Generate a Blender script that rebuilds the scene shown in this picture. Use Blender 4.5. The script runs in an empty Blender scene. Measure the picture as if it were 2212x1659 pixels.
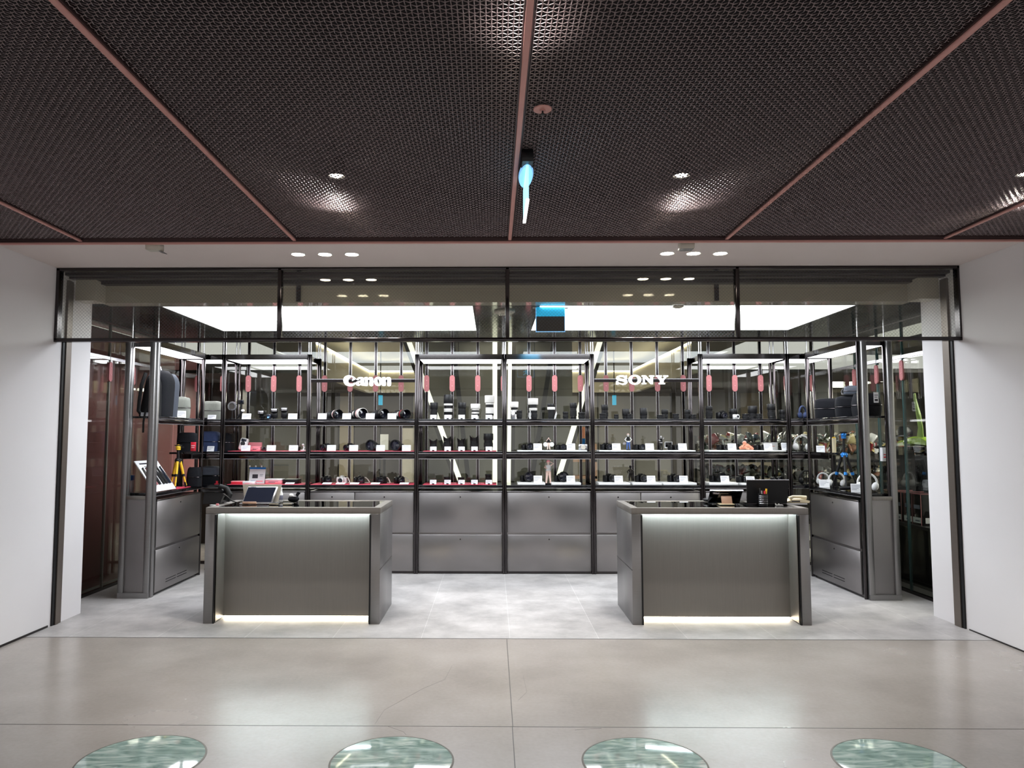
import bpy, math, random
import numpy as np
from mathutils import Vector, Matrix, geometry
random.seed(7)
S = bpy.context.scene
COL = S.collection

# ------------------------------------------------------------------ camera, world, exposure
FPX, PCX, PCY = 1600.0, 1045.0, 829.5            # focal length and principal point of the 2212x1659 photo
YAW, PITCH = math.radians(0.7), math.radians(4.13)
CAMPOS = Vector((0, 0, 1.5))
CAMROT = Matrix.Rotation(YAW, 3, 'Z') @ Matrix.Rotation(math.pi / 2 + PITCH, 3, 'X')
cam = bpy.data.cameras.new('camera'); camo = bpy.data.objects.new('camera', cam); COL.objects.link(camo)
cam.sensor_width = 36; cam.lens = 36 * FPX / 2212; cam.shift_x = (1106 - PCX) / 2212
camo.location = CAMPOS; camo.rotation_euler = CAMROT.to_euler(); cam.clip_start = .05; S.camera = camo

world = bpy.data.worlds.new('world'); S.world = world; world.use_nodes = True
world.node_tree.nodes['Background'].inputs[0].default_value = (1.0, .965, .95, 1)
world.node_tree.nodes['Background'].inputs[1].default_value = .56
S.view_settings.view_transform = 'Standard'; S.view_settings.look = 'None'
S.view_settings.exposure = 0.9; S.view_settings.gamma = 1.0; S.view_settings.use_curve_mapping = False
S.cycles.transparent_max_bounces = 40; S.cycles.max_bounces = 14
S.cycles.use_denoising = True; S.cycles.sample_clamp_indirect = 6; S.cycles.caustics_reflective = False
S.cycles.caustics_refractive = False

PANEL_E, SHELF_E, SPOT_W, MALL_W = 4.2, 5.0, 30.0, 34.0


def P(px, py, X=None, Y=None, Z=None):
    """World point seen at a photo pixel, on the plane X=, Y= or Z=."""
    d = CAMROT @ Vector(((px - PCX) / FPX, -(py - PCY) / FPX, -1))
    t = (X - CAMPOS.x) / d.x if X is not None else (Y - CAMPOS.y) / d.y if Y is not None else (Z - CAMPOS.z) / d.z
    return CAMPOS + d * t


def PX(px, Y, py=950): return P(px, py, Y=Y).x


# ------------------------------------------------------------------ materials
def lin(c):
    return tuple(((v / 255) / 12.92 if v / 255 <= .04045 else ((v / 255 + .055) / 1.055) ** 2.4) for v in c) + (1,)


def mat(name, c, rough=.5, metal=0, spec=.5, var=.06, scale=9, stretch=(1, 1, 1), bump=0, emis=None, es=0, coat=0, alpha=None, trans=0):
    m = bpy.data.materials.new(name); m.use_nodes = True
    nt = m.node_tree; N = nt.nodes; L = nt.links
    b = N['Principled BSDF']
    c = lin(c)
    b.inputs['Roughness'].default_value = rough; b.inputs['Metallic'].default_value = metal
    b.inputs['Specular IOR Level'].default_value = spec
    b.inputs['Coat Weight'].default_value = coat; b.inputs['Coat Roughness'].default_value = .05
    b.inputs['Transmission Weight'].default_value = trans
    if alpha is not None: b.inputs['Alpha'].default_value = alpha
    tc = N.new('ShaderNodeTexCoord'); mp = N.new('ShaderNodeMapping'); mp.inputs['Scale'].default_value = stretch
    no = N.new('ShaderNodeTexNoise'); no.inputs['Scale'].default_value = scale; no.inputs['Detail'].default_value = 4
    L.new(tc.outputs['Object'], mp.inputs[0]); L.new(mp.outputs[0], no.inputs['Vector'])
    mx = N.new('ShaderNodeMix'); mx.data_type = 'RGBA'
    mx.inputs[6].default_value = tuple(v * (1 - var) for v in c[:3]) + (1,)
    mx.inputs[7].default_value = tuple(min(1, v * (1 + var)) for v in c[:3]) + (1,)
    L.new(no.outputs['Fac'], mx.inputs[0]); L.new(mx.outputs[2], b.inputs['Base Color'])
    if bump:
        bp = N.new('ShaderNodeBump'); bp.inputs['Strength'].default_value = bump; bp.inputs['Distance'].default_value = .004
        L.new(no.outputs['Fac'], bp.inputs['Height']); L.new(bp.outputs[0], b.inputs['Normal'])
    if emis:
        b.inputs['Emission Color'].default_value = lin(emis); b.inputs['Emission Strength'].default_value = es
    return m


def glass_mat(name, tint, refl=1.0, base=.04, rough=0.0):
    """Thin clear sheet: transparent with a Schlick mirror reflection on each face."""
    m = bpy.data.materials.new(name); m.use_nodes = True
    nt = m.node_tree; N = nt.nodes; L = nt.links; N.clear()
    out = N.new('ShaderNodeOutputMaterial'); tr = N.new('ShaderNodeBsdfTransparent'); gl = N.new('ShaderNodeBsdfGlossy')
    tr.inputs[0].default_value = lin(tint); gl.inputs['Roughness'].default_value = rough
    lw = N.new('ShaderNodeLayerWeight'); lw.inputs[0].default_value = .5
    pw = N.new('ShaderNodeMath'); pw.operation = 'POWER'; pw.inputs[1].default_value = 5
    ml = N.new('ShaderNodeMath'); ml.operation = 'MULTIPLY_ADD'; ml.inputs[1].default_value = .9 * refl; ml.inputs[2].default_value = base * refl
    mx = N.new('ShaderNodeMixShader')
    L.new(lw.outputs['Facing'], pw.inputs[0]); L.new(pw.outputs[0], ml.inputs[0]); L.new(ml.outputs[0], mx.inputs[0])
    L.new(tr.outputs[0], mx.inputs[1]); L.new(gl.outputs[0], mx.inputs[2]); L.new(mx.outputs[0], out.inputs[0])
    return m


M = dict(
    white_wall=mat('white_wall_paint', (226, 223, 225), .75, var=.02, scale=3),
    soffit=mat('soffit_paint', (226, 215, 212), .8, var=.03, scale=2),
    steel=mat('brushed_steel', (142, 140, 140), .36, .8, var=.12, scale=5, stretch=(1, 1, 60)),
    steel_h=mat('brushed_steel_across', (132, 127, 122), .42, .5, var=.10, scale=4, stretch=(60, 60, 1)),
    cab=mat('cabinet_steel', (146, 142, 142), .42, 1, var=.10, scale=3, stretch=(1, 1, 1.5)),
    chrome=mat('polished_steel', (120, 117, 118), .10, 1, var=.03),
    dark_steel=mat('dark_polished_steel', (72, 68, 69), .16, 1, var=.05),
    frame=mat('shopfront_frame_metal', (70, 67, 68), .3, 1, var=.08),
    guide=mat('guide_channel_metal', (118, 109, 102), .4, .7, var=.06, stretch=(1, 1, 8)),
    black=mat('black_plastic', (15, 15, 18), .42, spec=.35, var=.2),
    black_gloss=mat('glossy_black', (12, 12, 15), .06, var=.1),
    black_rub=mat('black_rubber', (17, 17, 19), .65, spec=.3, var=.2, scale=80, bump=.2),
    fabric_black=mat('black_nylon_fabric', (17, 18, 23), .85, spec=.2, var=.3, scale=90, bump=.4),
    fabric_slate=mat('slate_fabric', (62, 67, 78), .8, var=.2, scale=90, bump=.4),
    fabric_grey=mat('olive_grey_fabric', (128, 130, 122), .9, var=.15, scale=110, bump=.4),
    fabric_navy=mat('navy_fabric', (42, 56, 92), .85, var=.3, scale=90, bump=.4),
    white=mat('white_plastic', (228, 228, 228), .4, var=.03),
    white_lens=mat('off_white_lens_enamel', (215, 212, 208), .4, var=.04),
    silver=mat('silver_trim', (200, 200, 205), .25, .9, var=.05),
    card=mat('white_card', (226, 226, 229), .6, var=.01),
    ink=mat('grey_print', (104, 106, 124), .7, var=.05),
    ink_dark=mat('dark_print', (45, 42, 50), .7, var=.05),
    red=mat('red_plastic', (205, 38, 58), .45, var=.08),
    red_mat=mat('red_display_mat', (206, 62, 86), .7, var=.1, scale=30),
    pink=mat('pink_card', (240, 150, 160), .55, var=.05),
    rose=mat('rose_clamp_metal', (156, 96, 98), .5, .25, var=.08, scale=30),
    copper=mat('rosy_copper_trim', (214, 158, 150), .5, .2, var=.1),
    wire=mat('bronze_woven_wire', (146, 132, 134), .32, .75, var=.15, scale=20),
    plenum=mat('dark_plenum', (34, 29, 33), .9, var=.1),
    soffit_edge=mat('bronze_edge_trim', (74, 56, 56), .45, .5, var=.1),
    maroon=mat('maroon_panel', (188, 122, 126), .35, var=.1, scale=4),
    beige=mat('beige_plaster', (196, 188, 168), .8, var=.05, scale=2),
    lintel=mat('grey_lintel_panel', (196, 190, 178), .3, var=.04),
    lintel_gloss=mat('glossy_lintel_panel', (186, 180, 168), .05, var=.03),
    shop_ceiling=mat('dark_gloss_ceiling', (46, 50, 49), .12, var=.2, scale=1.5),
    taupe=mat('taupe_wall_panel', (112, 109, 102), .6, var=.08, scale=2),
    taupe_light=mat('light_taupe_panel', (160, 148, 128), .6, var=.08, scale=2),
    taupe_dark=mat('dark_taupe_panel', (70, 65, 62), .5, var=.1, scale=2),
    mimic=mat('dark_column_reflection', (40, 38, 40), .4, var=.1),  # tone of the reflected dark columns, put on solid bars
    cream=mat('cream_column', (224, 214, 186), .6, var=.04),
    led=mat('panel_light', (240, 246, 255), .5, emis=(243, 250, 255), es=PANEL_E, var=.01),
    led_shelf=mat('shelf_panel_light', (250, 250, 252), .5, emis=(250, 250, 255), es=SHELF_E, var=.01),
    led_strip=mat('shelf_edge_light', (250, 250, 252), .5, emis=(250, 250, 255), es=3.5, var=.01),
    led_cool=mat('counter_strip_cool', (230, 250, 250), .5, emis=(226, 246, 250), es=34, var=.01),
    led_warm=mat('counter_strip_warm', (255, 244, 214), .5, emis=(255, 242, 214), es=17, var=.01),
    led_cove=mat('cove_strip', (255, 246, 214), .5, emis=(255, 244, 222), es=10, var=.01),
    led_column=mat('column_strip', (255, 253, 240), .5, emis=(255, 252, 236), es=1.1, var=.01),
    lamp=mat('downlight_lens', (255, 248, 232), .4, emis=(255, 243, 220), es=30, var=.01),
    sign=mat('sign_letter_face', (255, 255, 255), .4, emis=(255, 255, 255), es=.8, var=.005),
    sign_side=mat('sign_letter_side', (200, 202, 208), .4, var=.03),
    cyan=mat('cyan_exit_light', (60, 190, 230), .4, emis=(30, 165, 225), es=.45, var=.02),
    pale_blue=mat('pale_blue_acrylic', (150, 195, 240), .25, emis=(120, 180, 235), es=.55, var=.03),
    edge_blue=mat('edge_lit_acrylic', (190, 240, 255), .2, emis=(150, 225, 250), es=.9, var=.03),
    edge_white=mat('edge_lit_white', (255, 255, 255), .2, emis=(245, 255, 255), es=2.0, var=.01),
    yellow=mat('yellow_tube', (235, 190, 45), .45, var=.05),
    blue=mat('blue_anodised', (40, 120, 200), .3, .5, var=.08),
    navy=mat('navy_screen', (26, 32, 48), .12, var=.05),
    wood=mat('pale_brown_block', (186, 150, 128), .55, var=.12, scale=12, stretch=(1, 9, 1)),
    cream_plastic=mat('cream_plastic', (225, 212, 180), .45, var=.03),
    lime=mat('lime_plastic_wrap', (158, 192, 62), .2, var=.2, scale=14, bump=.5),
    lime_thin=mat('thin_lime_sheet', (176, 198, 120), .3, var=.2, scale=14, bump=.4, alpha=.6),
    skin=mat('skin', (196, 140, 112), .55, var=.06),
    pale_skin=mat('doll_skin', (240, 208, 196), .5, var=.03),
    hair=mat('dark_hair', (28, 24, 24), .5, var=.2, scale=60),
    pink_hair=mat('pink_doll_hair', (232, 140, 150), .5, var=.08),
    denim=mat('blue_trousers', (60, 90, 150), .7, var=.1),
    orange=mat('orange_toy', (225, 150, 120), .6, var=.1),
    beige_strap=mat('beige_strap', (205, 200, 192), .7, var=.08),
    glass_lens=mat('coated_lens_glass', (18, 20, 34), .04, var=.2, coat=1),
    glass=glass_mat('clear_glass', (248, 248, 244), 1.0),
    glass_back=glass_mat('partition_glass', (222, 225, 220), 1.5),
    glass_edge=mat('green_glass_edge', (44, 70, 70), .15, var=.2, scale=20),
    glass_top=glass_mat('counter_glass', (120, 140, 148), 1.6),
    shelf_glass=glass_mat('shelf_glass', (200, 215, 212), 1.0),
)


def tile_floor():
    m = bpy.data.materials.new('grey_stone_tile'); m.use_nodes = True
    nt = m.node_tree; N = nt.nodes; L = nt.links; b = N['Principled BSDF']
    tc = N.new('ShaderNodeTexCoord'); mp = N.new('ShaderNodeMapping'); mp.inputs['Location'].default_value = (-.1267, -.32, 0)
    br = N.new('ShaderNodeTexBrick'); br.offset = 0; br.inputs['Scale'].default_value = 1
    br.inputs['Brick Width'].default_value = .665; br.inputs['Row Height'].default_value = 1.33
    br.inputs['Mortar Size'].default_value = .0022; br.inputs['Mortar Smooth'].default_value = .2
    br.inputs['Color1'].default_value = lin((172, 168, 167)); br.inputs['Color2'].default_value = lin((182, 178, 177))
    br.inputs['Mortar'].default_value = lin((205, 202, 200)); br.inputs['Bias'].default_value = 0
    n1 = N.new('ShaderNodeTexNoise'); n1.inputs['Scale'].default_value = 2.6; n1.inputs['Detail'].default_value = 9; n1.inputs['Roughness'].default_value = .68
    rp = N.new('ShaderNodeMapRange'); rp.inputs[1].default_value = .3; rp.inputs[2].default_value = .72; rp.inputs[3].default_value = .62; rp.inputs[4].default_value = 1.26
    mx = N.new('ShaderNodeMix'); mx.data_type = 'RGBA'; mx.blend_type = 'MULTIPLY'; mx.inputs[0].default_value = 1
    L.new(tc.outputs['Object'], mp.inputs[0]); L.new(mp.outputs[0], br.inputs[0]); L.new(tc.outputs['Object'], n1.inputs[0])
    L.new(n1.outputs['Fac'], rp.inputs[0]); L.new(br.outputs[0], mx.inputs[6]); L.new(rp.outputs[0], mx.inputs[7])
    L.new(mx.outputs[2], b.inputs['Base Color']); b.inputs['Roughness'].default_value = .42
    return m


def concrete_floor():
    m = bpy.data.materials.new('polished_concrete'); m.use_nodes = True
    nt = m.node_tree; N = nt.nodes; L = nt.links; b = N['Principled BSDF']
    tc = N.new('ShaderNodeTexCoord')
    n1 = N.new('ShaderNodeTexNoise'); n1.inputs['Scale'].default_value = .9; n1.inputs['Detail'].default_value = 6; n1.inputs['Roughness'].default_value = .55
    n2 = N.new('ShaderNodeTexNoise'); n2.inputs['Scale'].default_value = 45; n2.inputs['Detail'].default_value = 3
    cr = N.new('ShaderNodeValToRGB'); cr.color_ramp.elements[0].position = .12; cr.color_ramp.elements[1].position = .9
    cr.color_ramp.elements[0].color = lin((134, 126, 119)); cr.color_ramp.elements[1].color = lin((190, 182, 176))
    mr = N.new('ShaderNodeMapRange'); mr.inputs[3].default_value = .16; mr.inputs[4].default_value = .34
    mx = N.new('ShaderNodeMix'); mx.data_type = 'RGBA'; mx.blend_type = 'MULTIPLY'; mx.inputs[0].default_value = .16
    L.new(tc.outputs['Object'], n1.inputs[0]); L.new(tc.outputs['Object'], n2.inputs[0]); L.new(n1.outputs['Fac'], cr.inputs[0])
    L.new(cr.outputs[0], mx.inputs[6]); L.new(n2.outputs['Fac'], mx.inputs[7]); L.new(mx.outputs[2], b.inputs['Base Color'])
    L.new(n1.outputs['Fac'], mr.inputs[0]); L.new(mr.outputs[0], b.inputs['Roughness'])
    b.inputs['Specular IOR Level'].default_value = .6
    return m


def marble():
    m = bpy.data.materials.new('green_marbled_glass'); m.use_nodes = True
    nt = m.node_tree; N = nt.nodes; L = nt.links; b = N['Principled BSDF']
    tc = N.new('ShaderNodeTexCoord'); mp = N.new('ShaderNodeMapping'); mp.inputs['Scale'].default_value = (1, 3.2, 1); mp.inputs['Rotation'].default_value = (0, 0, .3)
    n1 = N.new('ShaderNodeTexNoise'); n1.inputs['Scale'].default_value = 5; n1.inputs['Detail'].default_value = 9; n1.inputs['Distortion'].default_value = 1.6
    cr = N.new('ShaderNodeValToRGB'); e = cr.color_ramp.elements
    e[0].position = .28; e[0].color = lin((104, 132, 125)); e[1].position = .74; e[1].color = lin((218, 230, 224))
    x = e.new(.5); x.color = lin((160, 184, 176))
    L.new(tc.outputs['Object'], mp.inputs[0]); L.new(mp.outputs[0], n1.inputs[0]); L.new(n1.outputs['Fac'], cr.inputs[0])
    L.new(cr.outputs[0], b.inputs['Base Color']); b.inputs['Roughness'].default_value = .06; b.inputs['Coat Weight'].default_value = .2
    return m


def packages_mat():
    m = bpy.data.materials.new('glossy_packages'); m.use_nodes = True
    nt = m.node_tree; N = nt.nodes; L = nt.links; b = N['Principled BSDF']
    g = N.new('ShaderNodeNewGeometry'); cr = N.new('ShaderNodeValToRGB'); cr.color_ramp.interpolation = 'CONSTANT'
    cols = [(228, 226, 222), (120, 116, 108), (46, 44, 44), (214, 206, 186), (92, 98, 102), (150, 104, 84), (240, 240, 244), (62, 72, 66), (200, 184, 132), (34, 33, 36), (150, 52, 56), (236, 236, 236), (52, 50, 50)]
    e = cr.color_ramp.elements
    e[0].color = lin(cols[0]); e[1].position = 1 / len(cols); e[1].color = lin(cols[1])
    for i, c in enumerate(cols[2:], 2):
        k = e.new(i / len(cols)); k.color = lin(c)
    L.new(g.outputs['Random Per Island'], cr.inputs[0]); L.new(cr.outputs[0], b.inputs['Base Color'])
    b.inputs['Roughness'].default_value = .15
    return m


def clothed():
    """Skin above the collar, dark cloth below it."""
    m = bpy.data.materials.new('clothed_body'); m.use_nodes = True
    nt = m.node_tree; N = nt.nodes; L = nt.links; b = N['Principled BSDF']
    tc = N.new('ShaderNodeTexCoord'); sx = N.new('ShaderNodeSeparateXYZ'); gt = N.new('ShaderNodeMath'); gt.operation = 'GREATER_THAN'; gt.inputs[1].default_value = 1.40
    mx = N.new('ShaderNodeMix'); mx.data_type = 'RGBA'; mx.inputs[6].default_value = lin((26, 27, 33)); mx.inputs[7].default_value = lin((196, 140, 112))
    L.new(tc.outputs['Object'], sx.inputs[0]); L.new(sx.outputs[2], gt.inputs[0]); L.new(gt.outputs[0], mx.inputs[0]); L.new(mx.outputs[2], b.inputs['Base Color'])
    b.inputs['Roughness'].default_value = .7
    return m


M['clothed_body'] = clothed()
M['tile'], M['concrete'], M['marble'], M['packages'] = tile_floor(), concrete_floor(), marble(), packages_mat()


# ------------------------------------------------------------------ mesh builder
class MB:
    def __init__(s): s.v, s.f, s.m = [], [], []

    def add(s, verts, faces, m=0):
        o = len(s.v); s.v += [tuple(v) for v in verts]; s.f += [tuple(i + o for i in f) for f in faces]; s.m += [m] * len(faces); return s

    def box(s, x0, x1, y0, y1, z0, z1, m=0, ch=0, T=None):
        """Box; ch cuts a small chamfer round all edges in plan and elevation."""
        if ch <= 0:
            v = [(x, y, z) for z in (z0, z1) for y in (y0, y1) for x in (x0, x1)]
            f = [(0, 2, 3, 1), (4, 5, 7, 6), (0, 1, 5, 4), (2, 6, 7, 3), (0, 4, 6, 2), (1, 3, 7, 5)]
        else:
            ch = min(ch, (x1 - x0) * .45, (y1 - y0) * .45, (z1 - z0) * .45)
            ring = lambda i, z: [(x0 + ch + i, y0 + i, z), (x1 - ch - i, y0 + i, z), (x1 - i, y0 + ch + i, z), (x1 - i, y1 - ch - i, z),
                                 (x1 - ch - i, y1 - i, z), (x0 + ch + i, y1 - i, z), (x0 + i, y1 - ch - i, z), (x0 + i, y0 + ch + i, z)]
            k = ch * .5
            rs = [ring(k, z0), ring(0, z0 + ch), ring(0, z1 - ch), ring(k, z1)]
            v = sum(rs, []); f = [tuple(range(7, -1, -1)), tuple(range(24, 32))]
            for a in range(3):
                for i in range(8):
                    j = (i + 1) % 8; f.append((a * 8 + i, a * 8 + j, a * 8 + 8 + j, a * 8 + 8 + i))
        if T is not None: v = [T @ Vector(p) for p in v]
        return s.add(v, f, m)

    def lathe(s, prof, n=20, m=0, T=None, mats=None, caps=True):
        """Surface of revolution round Z from (r, z) pairs; closed where r is 0. T places it."""
        T = T or Matrix(); v, f = [], []
        for r, z in prof:
            for i in range(n):
                a = 2 * math.pi * i / n; v.append(T @ Vector((r * math.cos(a), r * math.sin(a), z)))
        o = len(s.v); s.v += [tuple(p) for p in v]
        for k in range(len(prof) - 1):
            for i in range(n):
                j = (i + 1) % n
                s.f.append((o + k * n + i, o + k * n + j, o + (k + 1) * n + j, o + (k + 1) * n + i)); s.m.append(mats[k] if mats else m)
        for k, rev in ((0, True), (len(prof) - 1, False)):
            if caps and prof[k][0] > 1e-4:
                ids = [o + k * n + i for i in range(n)]; s.f.append(tuple(reversed(ids)) if rev else tuple(ids)); s.m.append(mats[min(k, len(prof) - 2)] if mats else m)
        return s

    def cyl(s, p0, p1, r0, r1=None, n=12, m=0):
        p0, p1 = Vector(p0), Vector(p1); d = p1 - p0
        T = Matrix.Translation(p0) @ d.to_track_quat('Z', 'Y').to_matrix().to_4x4()
        return s.lathe([(r0, 0), (r1 if r1 is not None else r0, d.length)], n, m, T)

    def tube(s, pts, r, n=8, m=0, rs=None):
        """Swept tube through points, rounded off at both ends."""
        pts = [Vector(p) for p in pts]; o = len(s.v); up = None
        for i, p in enumerate(pts):
            d = (pts[min(i + 1, len(pts) - 1)] - pts[max(i - 1, 0)]).normalized()
            if up is None: up = d.orthogonal().normalized()
            up = (up - d * up.dot(d)).normalized(); w = d.cross(up)
            q = rs[i] if rs else r
            for k in range(n):
                a = 2 * math.pi * k / n; s.v.append(tuple(p + (up * math.cos(a) + w * math.sin(a)) * q))
        for i in range(len(pts) - 1):
            for k in range(n):
                j = (k + 1) % n; s.f.append((o + i * n + k, o + i * n + j, o + (i + 1) * n + j, o + (i + 1) * n + k)); s.m.append(m)
        s.f.append(tuple(o + k for k in reversed(range(n)))); s.m.append(m)
        s.f.append(tuple(o + (len(pts) - 1) * n + k for k in range(n))); s.m.append(m)
        return s

    def ell(s, c, r, n=14, m=0, T=None):
        T = (T or Matrix()) @ Matrix.Translation(c) @ Matrix.Diagonal((r[0], r[1], r[2], 1)); h = n // 2
        return s.lathe([(max(math.sin(math.pi * k / h), 1e-5 if k in (0, h) else 0), -math.cos(math.pi * k / h)) for k in range(h + 1)], n, m, T)

    def prism(s, outline, t, T=None, m=0, holes=(), m_side=None):
        """Outline in XZ (with holes) extruded from y=0 to y=t."""
        T = T or Matrix(); loops = [list(outline)] + [list(h) for h in holes]
        tri = geometry.tessellate_polygon([[Vector((p[0], p[1], 0)) for p in lp] for lp in loops])
        flat = sum(loops, []); o = len(s.v); n = len(flat)
        s.v += [tuple(T @ Vector((p[0], 0, p[1]))) for p in flat] + [tuple(T @ Vector((p[0], t, p[1]))) for p in flat]
        for a, b, c in tri:
            s.f += [(o + a, o + b, o + c), (o + n + c, o + n + b, o + n + a)]; s.m += [m, m]
        k = 0; ms = m if m_side is None else m_side
        for lp in loops:
            for i in range(len(lp)):
                j = (i + 1) % len(lp); s.f.append((o + k + i, o + k + j, o + n + k + j, o + n + k + i)); s.m.append(ms)
            k += len(lp)
        return s

    def mesh(s, name, mats, ang=.7):
        me = bpy.data.meshes.new(name); me.from_pydata(s.v, [], s.f)
        for m in mats: me.materials.append(M[m] if isinstance(m, str) else m)
        me.polygons.foreach_set('material_index', s.m)
        me.polygons.foreach_set('use_smooth', [True] * len(s.f)); me.update()
        import bmesh
        bm = bmesh.new(); bm.from_mesh(me); bmesh.ops.recalc_face_normals(bm, faces=bm.faces); bm.to_mesh(me); bm.free()
        me.set_sharp_from_angle(angle=ang)
        return me


def link(name, data, parent=None, loc=(0, 0, 0), rot=(0, 0, 0)):
    o = bpy.data.objects.new(name, data); COL.objects.link(o); o.location = loc; o.rotation_euler = rot
    if parent is not None: o.parent = parent
    return o


def obj(name, mb, mats, parent=None, loc=(0, 0, 0), rot=(0, 0, 0), ang=.7):
    if isinstance(mats, str): mats = [mats]
    return link(name, mb.mesh(name, mats, ang), parent, loc, rot)


CACHE = {}


def part(name, parent, key, build, mats, loc=(0, 0, 0), rot=(0, 0, 0)):
    """A part whose mesh is built once per key and shared by every repeat."""
    if key not in CACHE:
        CACHE[key] = build().mesh(name, [mats] if isinstance(mats, str) else mats)
    return link(name, CACHE[key], parent, loc, rot)


def tag(o, label, cat, group=None):
    o['label'] = label; o['category'] = cat
    if group: o['group'] = group
    return o


def thing(name, label, cat, loc=(0, 0, 0), rz=0, group=None):
    o = link(name, None, None, loc, (0, 0, rz)); o.empty_display_size = .05
    return tag(o, label, cat, group)


def struct(name, mb, mats, parent=None, loc=(0, 0, 0)):
    o = obj(name, mb, mats, parent, loc)
    if parent is None: o['kind'] = 'structure'
    return o


def lamp(name, kind, loc, power, color=(1, 1, 1), parent=None, size=.05, spot=None, aim=None, blend=.6):
    l = bpy.data.lights.new(name, kind); l.energy = power; l.color = color
    if kind == 'AREA': l.size = size
    else: l.shadow_soft_size = size
    if spot: l.spot_size = math.radians(spot); l.spot_blend = blend
    o = bpy.data.objects.new(name, l); COL.objects.link(o); o.location = loc
    if aim is not None:
        o.rotation_euler = (Vector(aim) - Vector(loc)).to_track_quat('-Z', 'Y').to_euler()
    if parent is not None: o.parent = parent
    return o

# ================================================================== THE SETTING
XL, XR, XM = -3.53, 3.72, .125          # faces of the two white side walls, centre line of the shop
YF, YB, YG = 5.93, 8.28, 8.92           # shopfront plane, shelf fronts, rear glass
ZS, ZC = 2.87, 2.65                     # soffit and shop ceiling heights

# ------------------------------------------------------------------ floors
CX_DISC = (-1.64, -.47, .70, 1.87)
DISC_Y, DISC_R = 3.55, .28
mb = MB()
mb.box(-9, 9, -7, 3.97, -.1, 0); mb.box(-9, 9, 3.973, 5.657, -.1, 0)
struct('floor_mall', mb, 'concrete')
struct('floor', MB().box(-7, 9, 5.66, 15, -.1, 0), 'tile')
struct('trim_1', MB().box(-3.6, 3.8, 5.655, 5.662, -.05, .001), 'frame')
mb = MB(); mb.box(.098, .102, -3, 3.972, -.01, .0006); mb.box(.1005, .1045, 3.972, 5.655, -.01, .0006); mb.box(-6, 6, 3.969, 3.974, -.01, .0006)
struct('trim_2', mb, 'taupe_dark')
mb = MB()
for pts in ([(-.62, 4.0), (-.6, 4.2), (-.42, 4.55), (-.3, 4.72), (-.27, 5.0)], [(-.55, 3.97), (-.46, 3.9), (-.44, 3.86)], [(.42, 3.93), (.5, 3.95), (.56, 3.955)], [(.14, 4.35), (.2, 4.5), (.19, 4.8)]):
    mb.tube([(x, y, .0002) for x, y in pts], .0005, 4)
struct('floor_crack', mb, 'taupe_dark')
for i, x in enumerate(CX_DISC):
    t = thing('floor_glass_inset', ('round green marbled glass floor inset, first from the left of four', 'round green marbled glass floor inset, second from the left of four',
              'round green marbled glass floor inset, third from the left of four', 'round green marbled glass floor inset, first from the right of four')[i],
              'floor inset', (x, DISC_Y, 0), 0, 'round glass insets in the concrete floor')
    part('lens', t, 'inset_lens', lambda: MB().lathe([(1e-5, .008)] + [(DISC_R * k / 6, .008 - .006 * (k / 6) ** 2) for k in range(1, 7)] + [(DISC_R, .0006), (1e-5, .0006)], 64), 'marble')
    part('rim', t, 'inset_rim', lambda: MB().lathe([(DISC_R, .0006), (DISC_R, .0028), (DISC_R + .007, .0022), (DISC_R + .009, .0006)], 64), 'taupe')

# ------------------------------------------------------------------ woven wire ceiling of the mall
PITX, PITY, WR, AMP, ZW = .0185, .0215, .0021, .0034, 2.884
SEAMS = [XM - .006 + 1.496 * k for k in range(-3, 4)]
Y0C, Y1C = 2.1, 5.06


def weave(x0, x1, y0, y1):
    """All wires of one ceiling panel as one mesh: sine-woven strands with a four-sided section."""
    V, Fq, o = [], [], 0
    sect = np.array([(1, 0), (0, -1), (-1, 0), (0, 1)], float) * WR
    nx, ny = int((x1 - x0) / PITX), int((y1 - y0) / PITY)
    for along, n, m in ((0, ny, nx), (1, nx, ny)):
        t = np.arange(m * 2 + 1) * .5
        base = np.sin(np.pi * t)
        for j in range(n):
            sgn = (1 if j % 2 else -1) * (1 if along == 0 else -1)
            zz = ZW + AMP * sgn * np.cos(np.pi * t) * (1 if along == 0 else 1)
            k = len(t)
            a = (x0 + PITX * (t + .5)) if along == 0 else (y0 + PITY * (t + .5))
            c = (y0 + PITY * (j + .5)) if along == 0 else (x0 + PITX * (j + .5))
            pts = np.empty((k, 4, 3))
            if along == 0:
                pts[:, :, 0] = a[:, None]; pts[:, :, 1] = c + sect[None, :, 0]
            else:
                pts[:, :, 1] = a[:, None]; pts[:, :, 0] = c + sect[None, :, 0]
            pts[:, :, 2] = zz[:, None] + sect[None, :, 1]
            V.append(pts.reshape(-1, 3))
            i = (np.arange(k - 1) * 4)[:, None] + np.arange(4)[None, :]
            i2 = (np.arange(k - 1) * 4)[:, None] + ((np.arange(4) + 1) % 4)[None, :]
            Fq.append(np.stack([i, i2, i2 + 4, i + 4], -1).reshape(-1, 4) + o); o += k * 4
    V = np.concatenate(V); Fq = np.concatenate(Fq)
    me = bpy.data.meshes.new('woven_wire')
    me.vertices.add(len(V)); me.vertices.foreach_set('co', V.ravel())
    me.loops.add(Fq.size); me.loops.foreach_set('vertex_index', Fq.ravel().astype(np.int32))
    me.polygons.add(len(Fq)); me.polygons.foreach_set('loop_start', np.arange(0, Fq.size, 4, dtype=np.int32))
    me.polygons.foreach_set('use_smooth', np.ones(len(Fq), bool)); me.update(calc_edges=True)
    me.materials.append(M['wire'])
    return me


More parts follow.
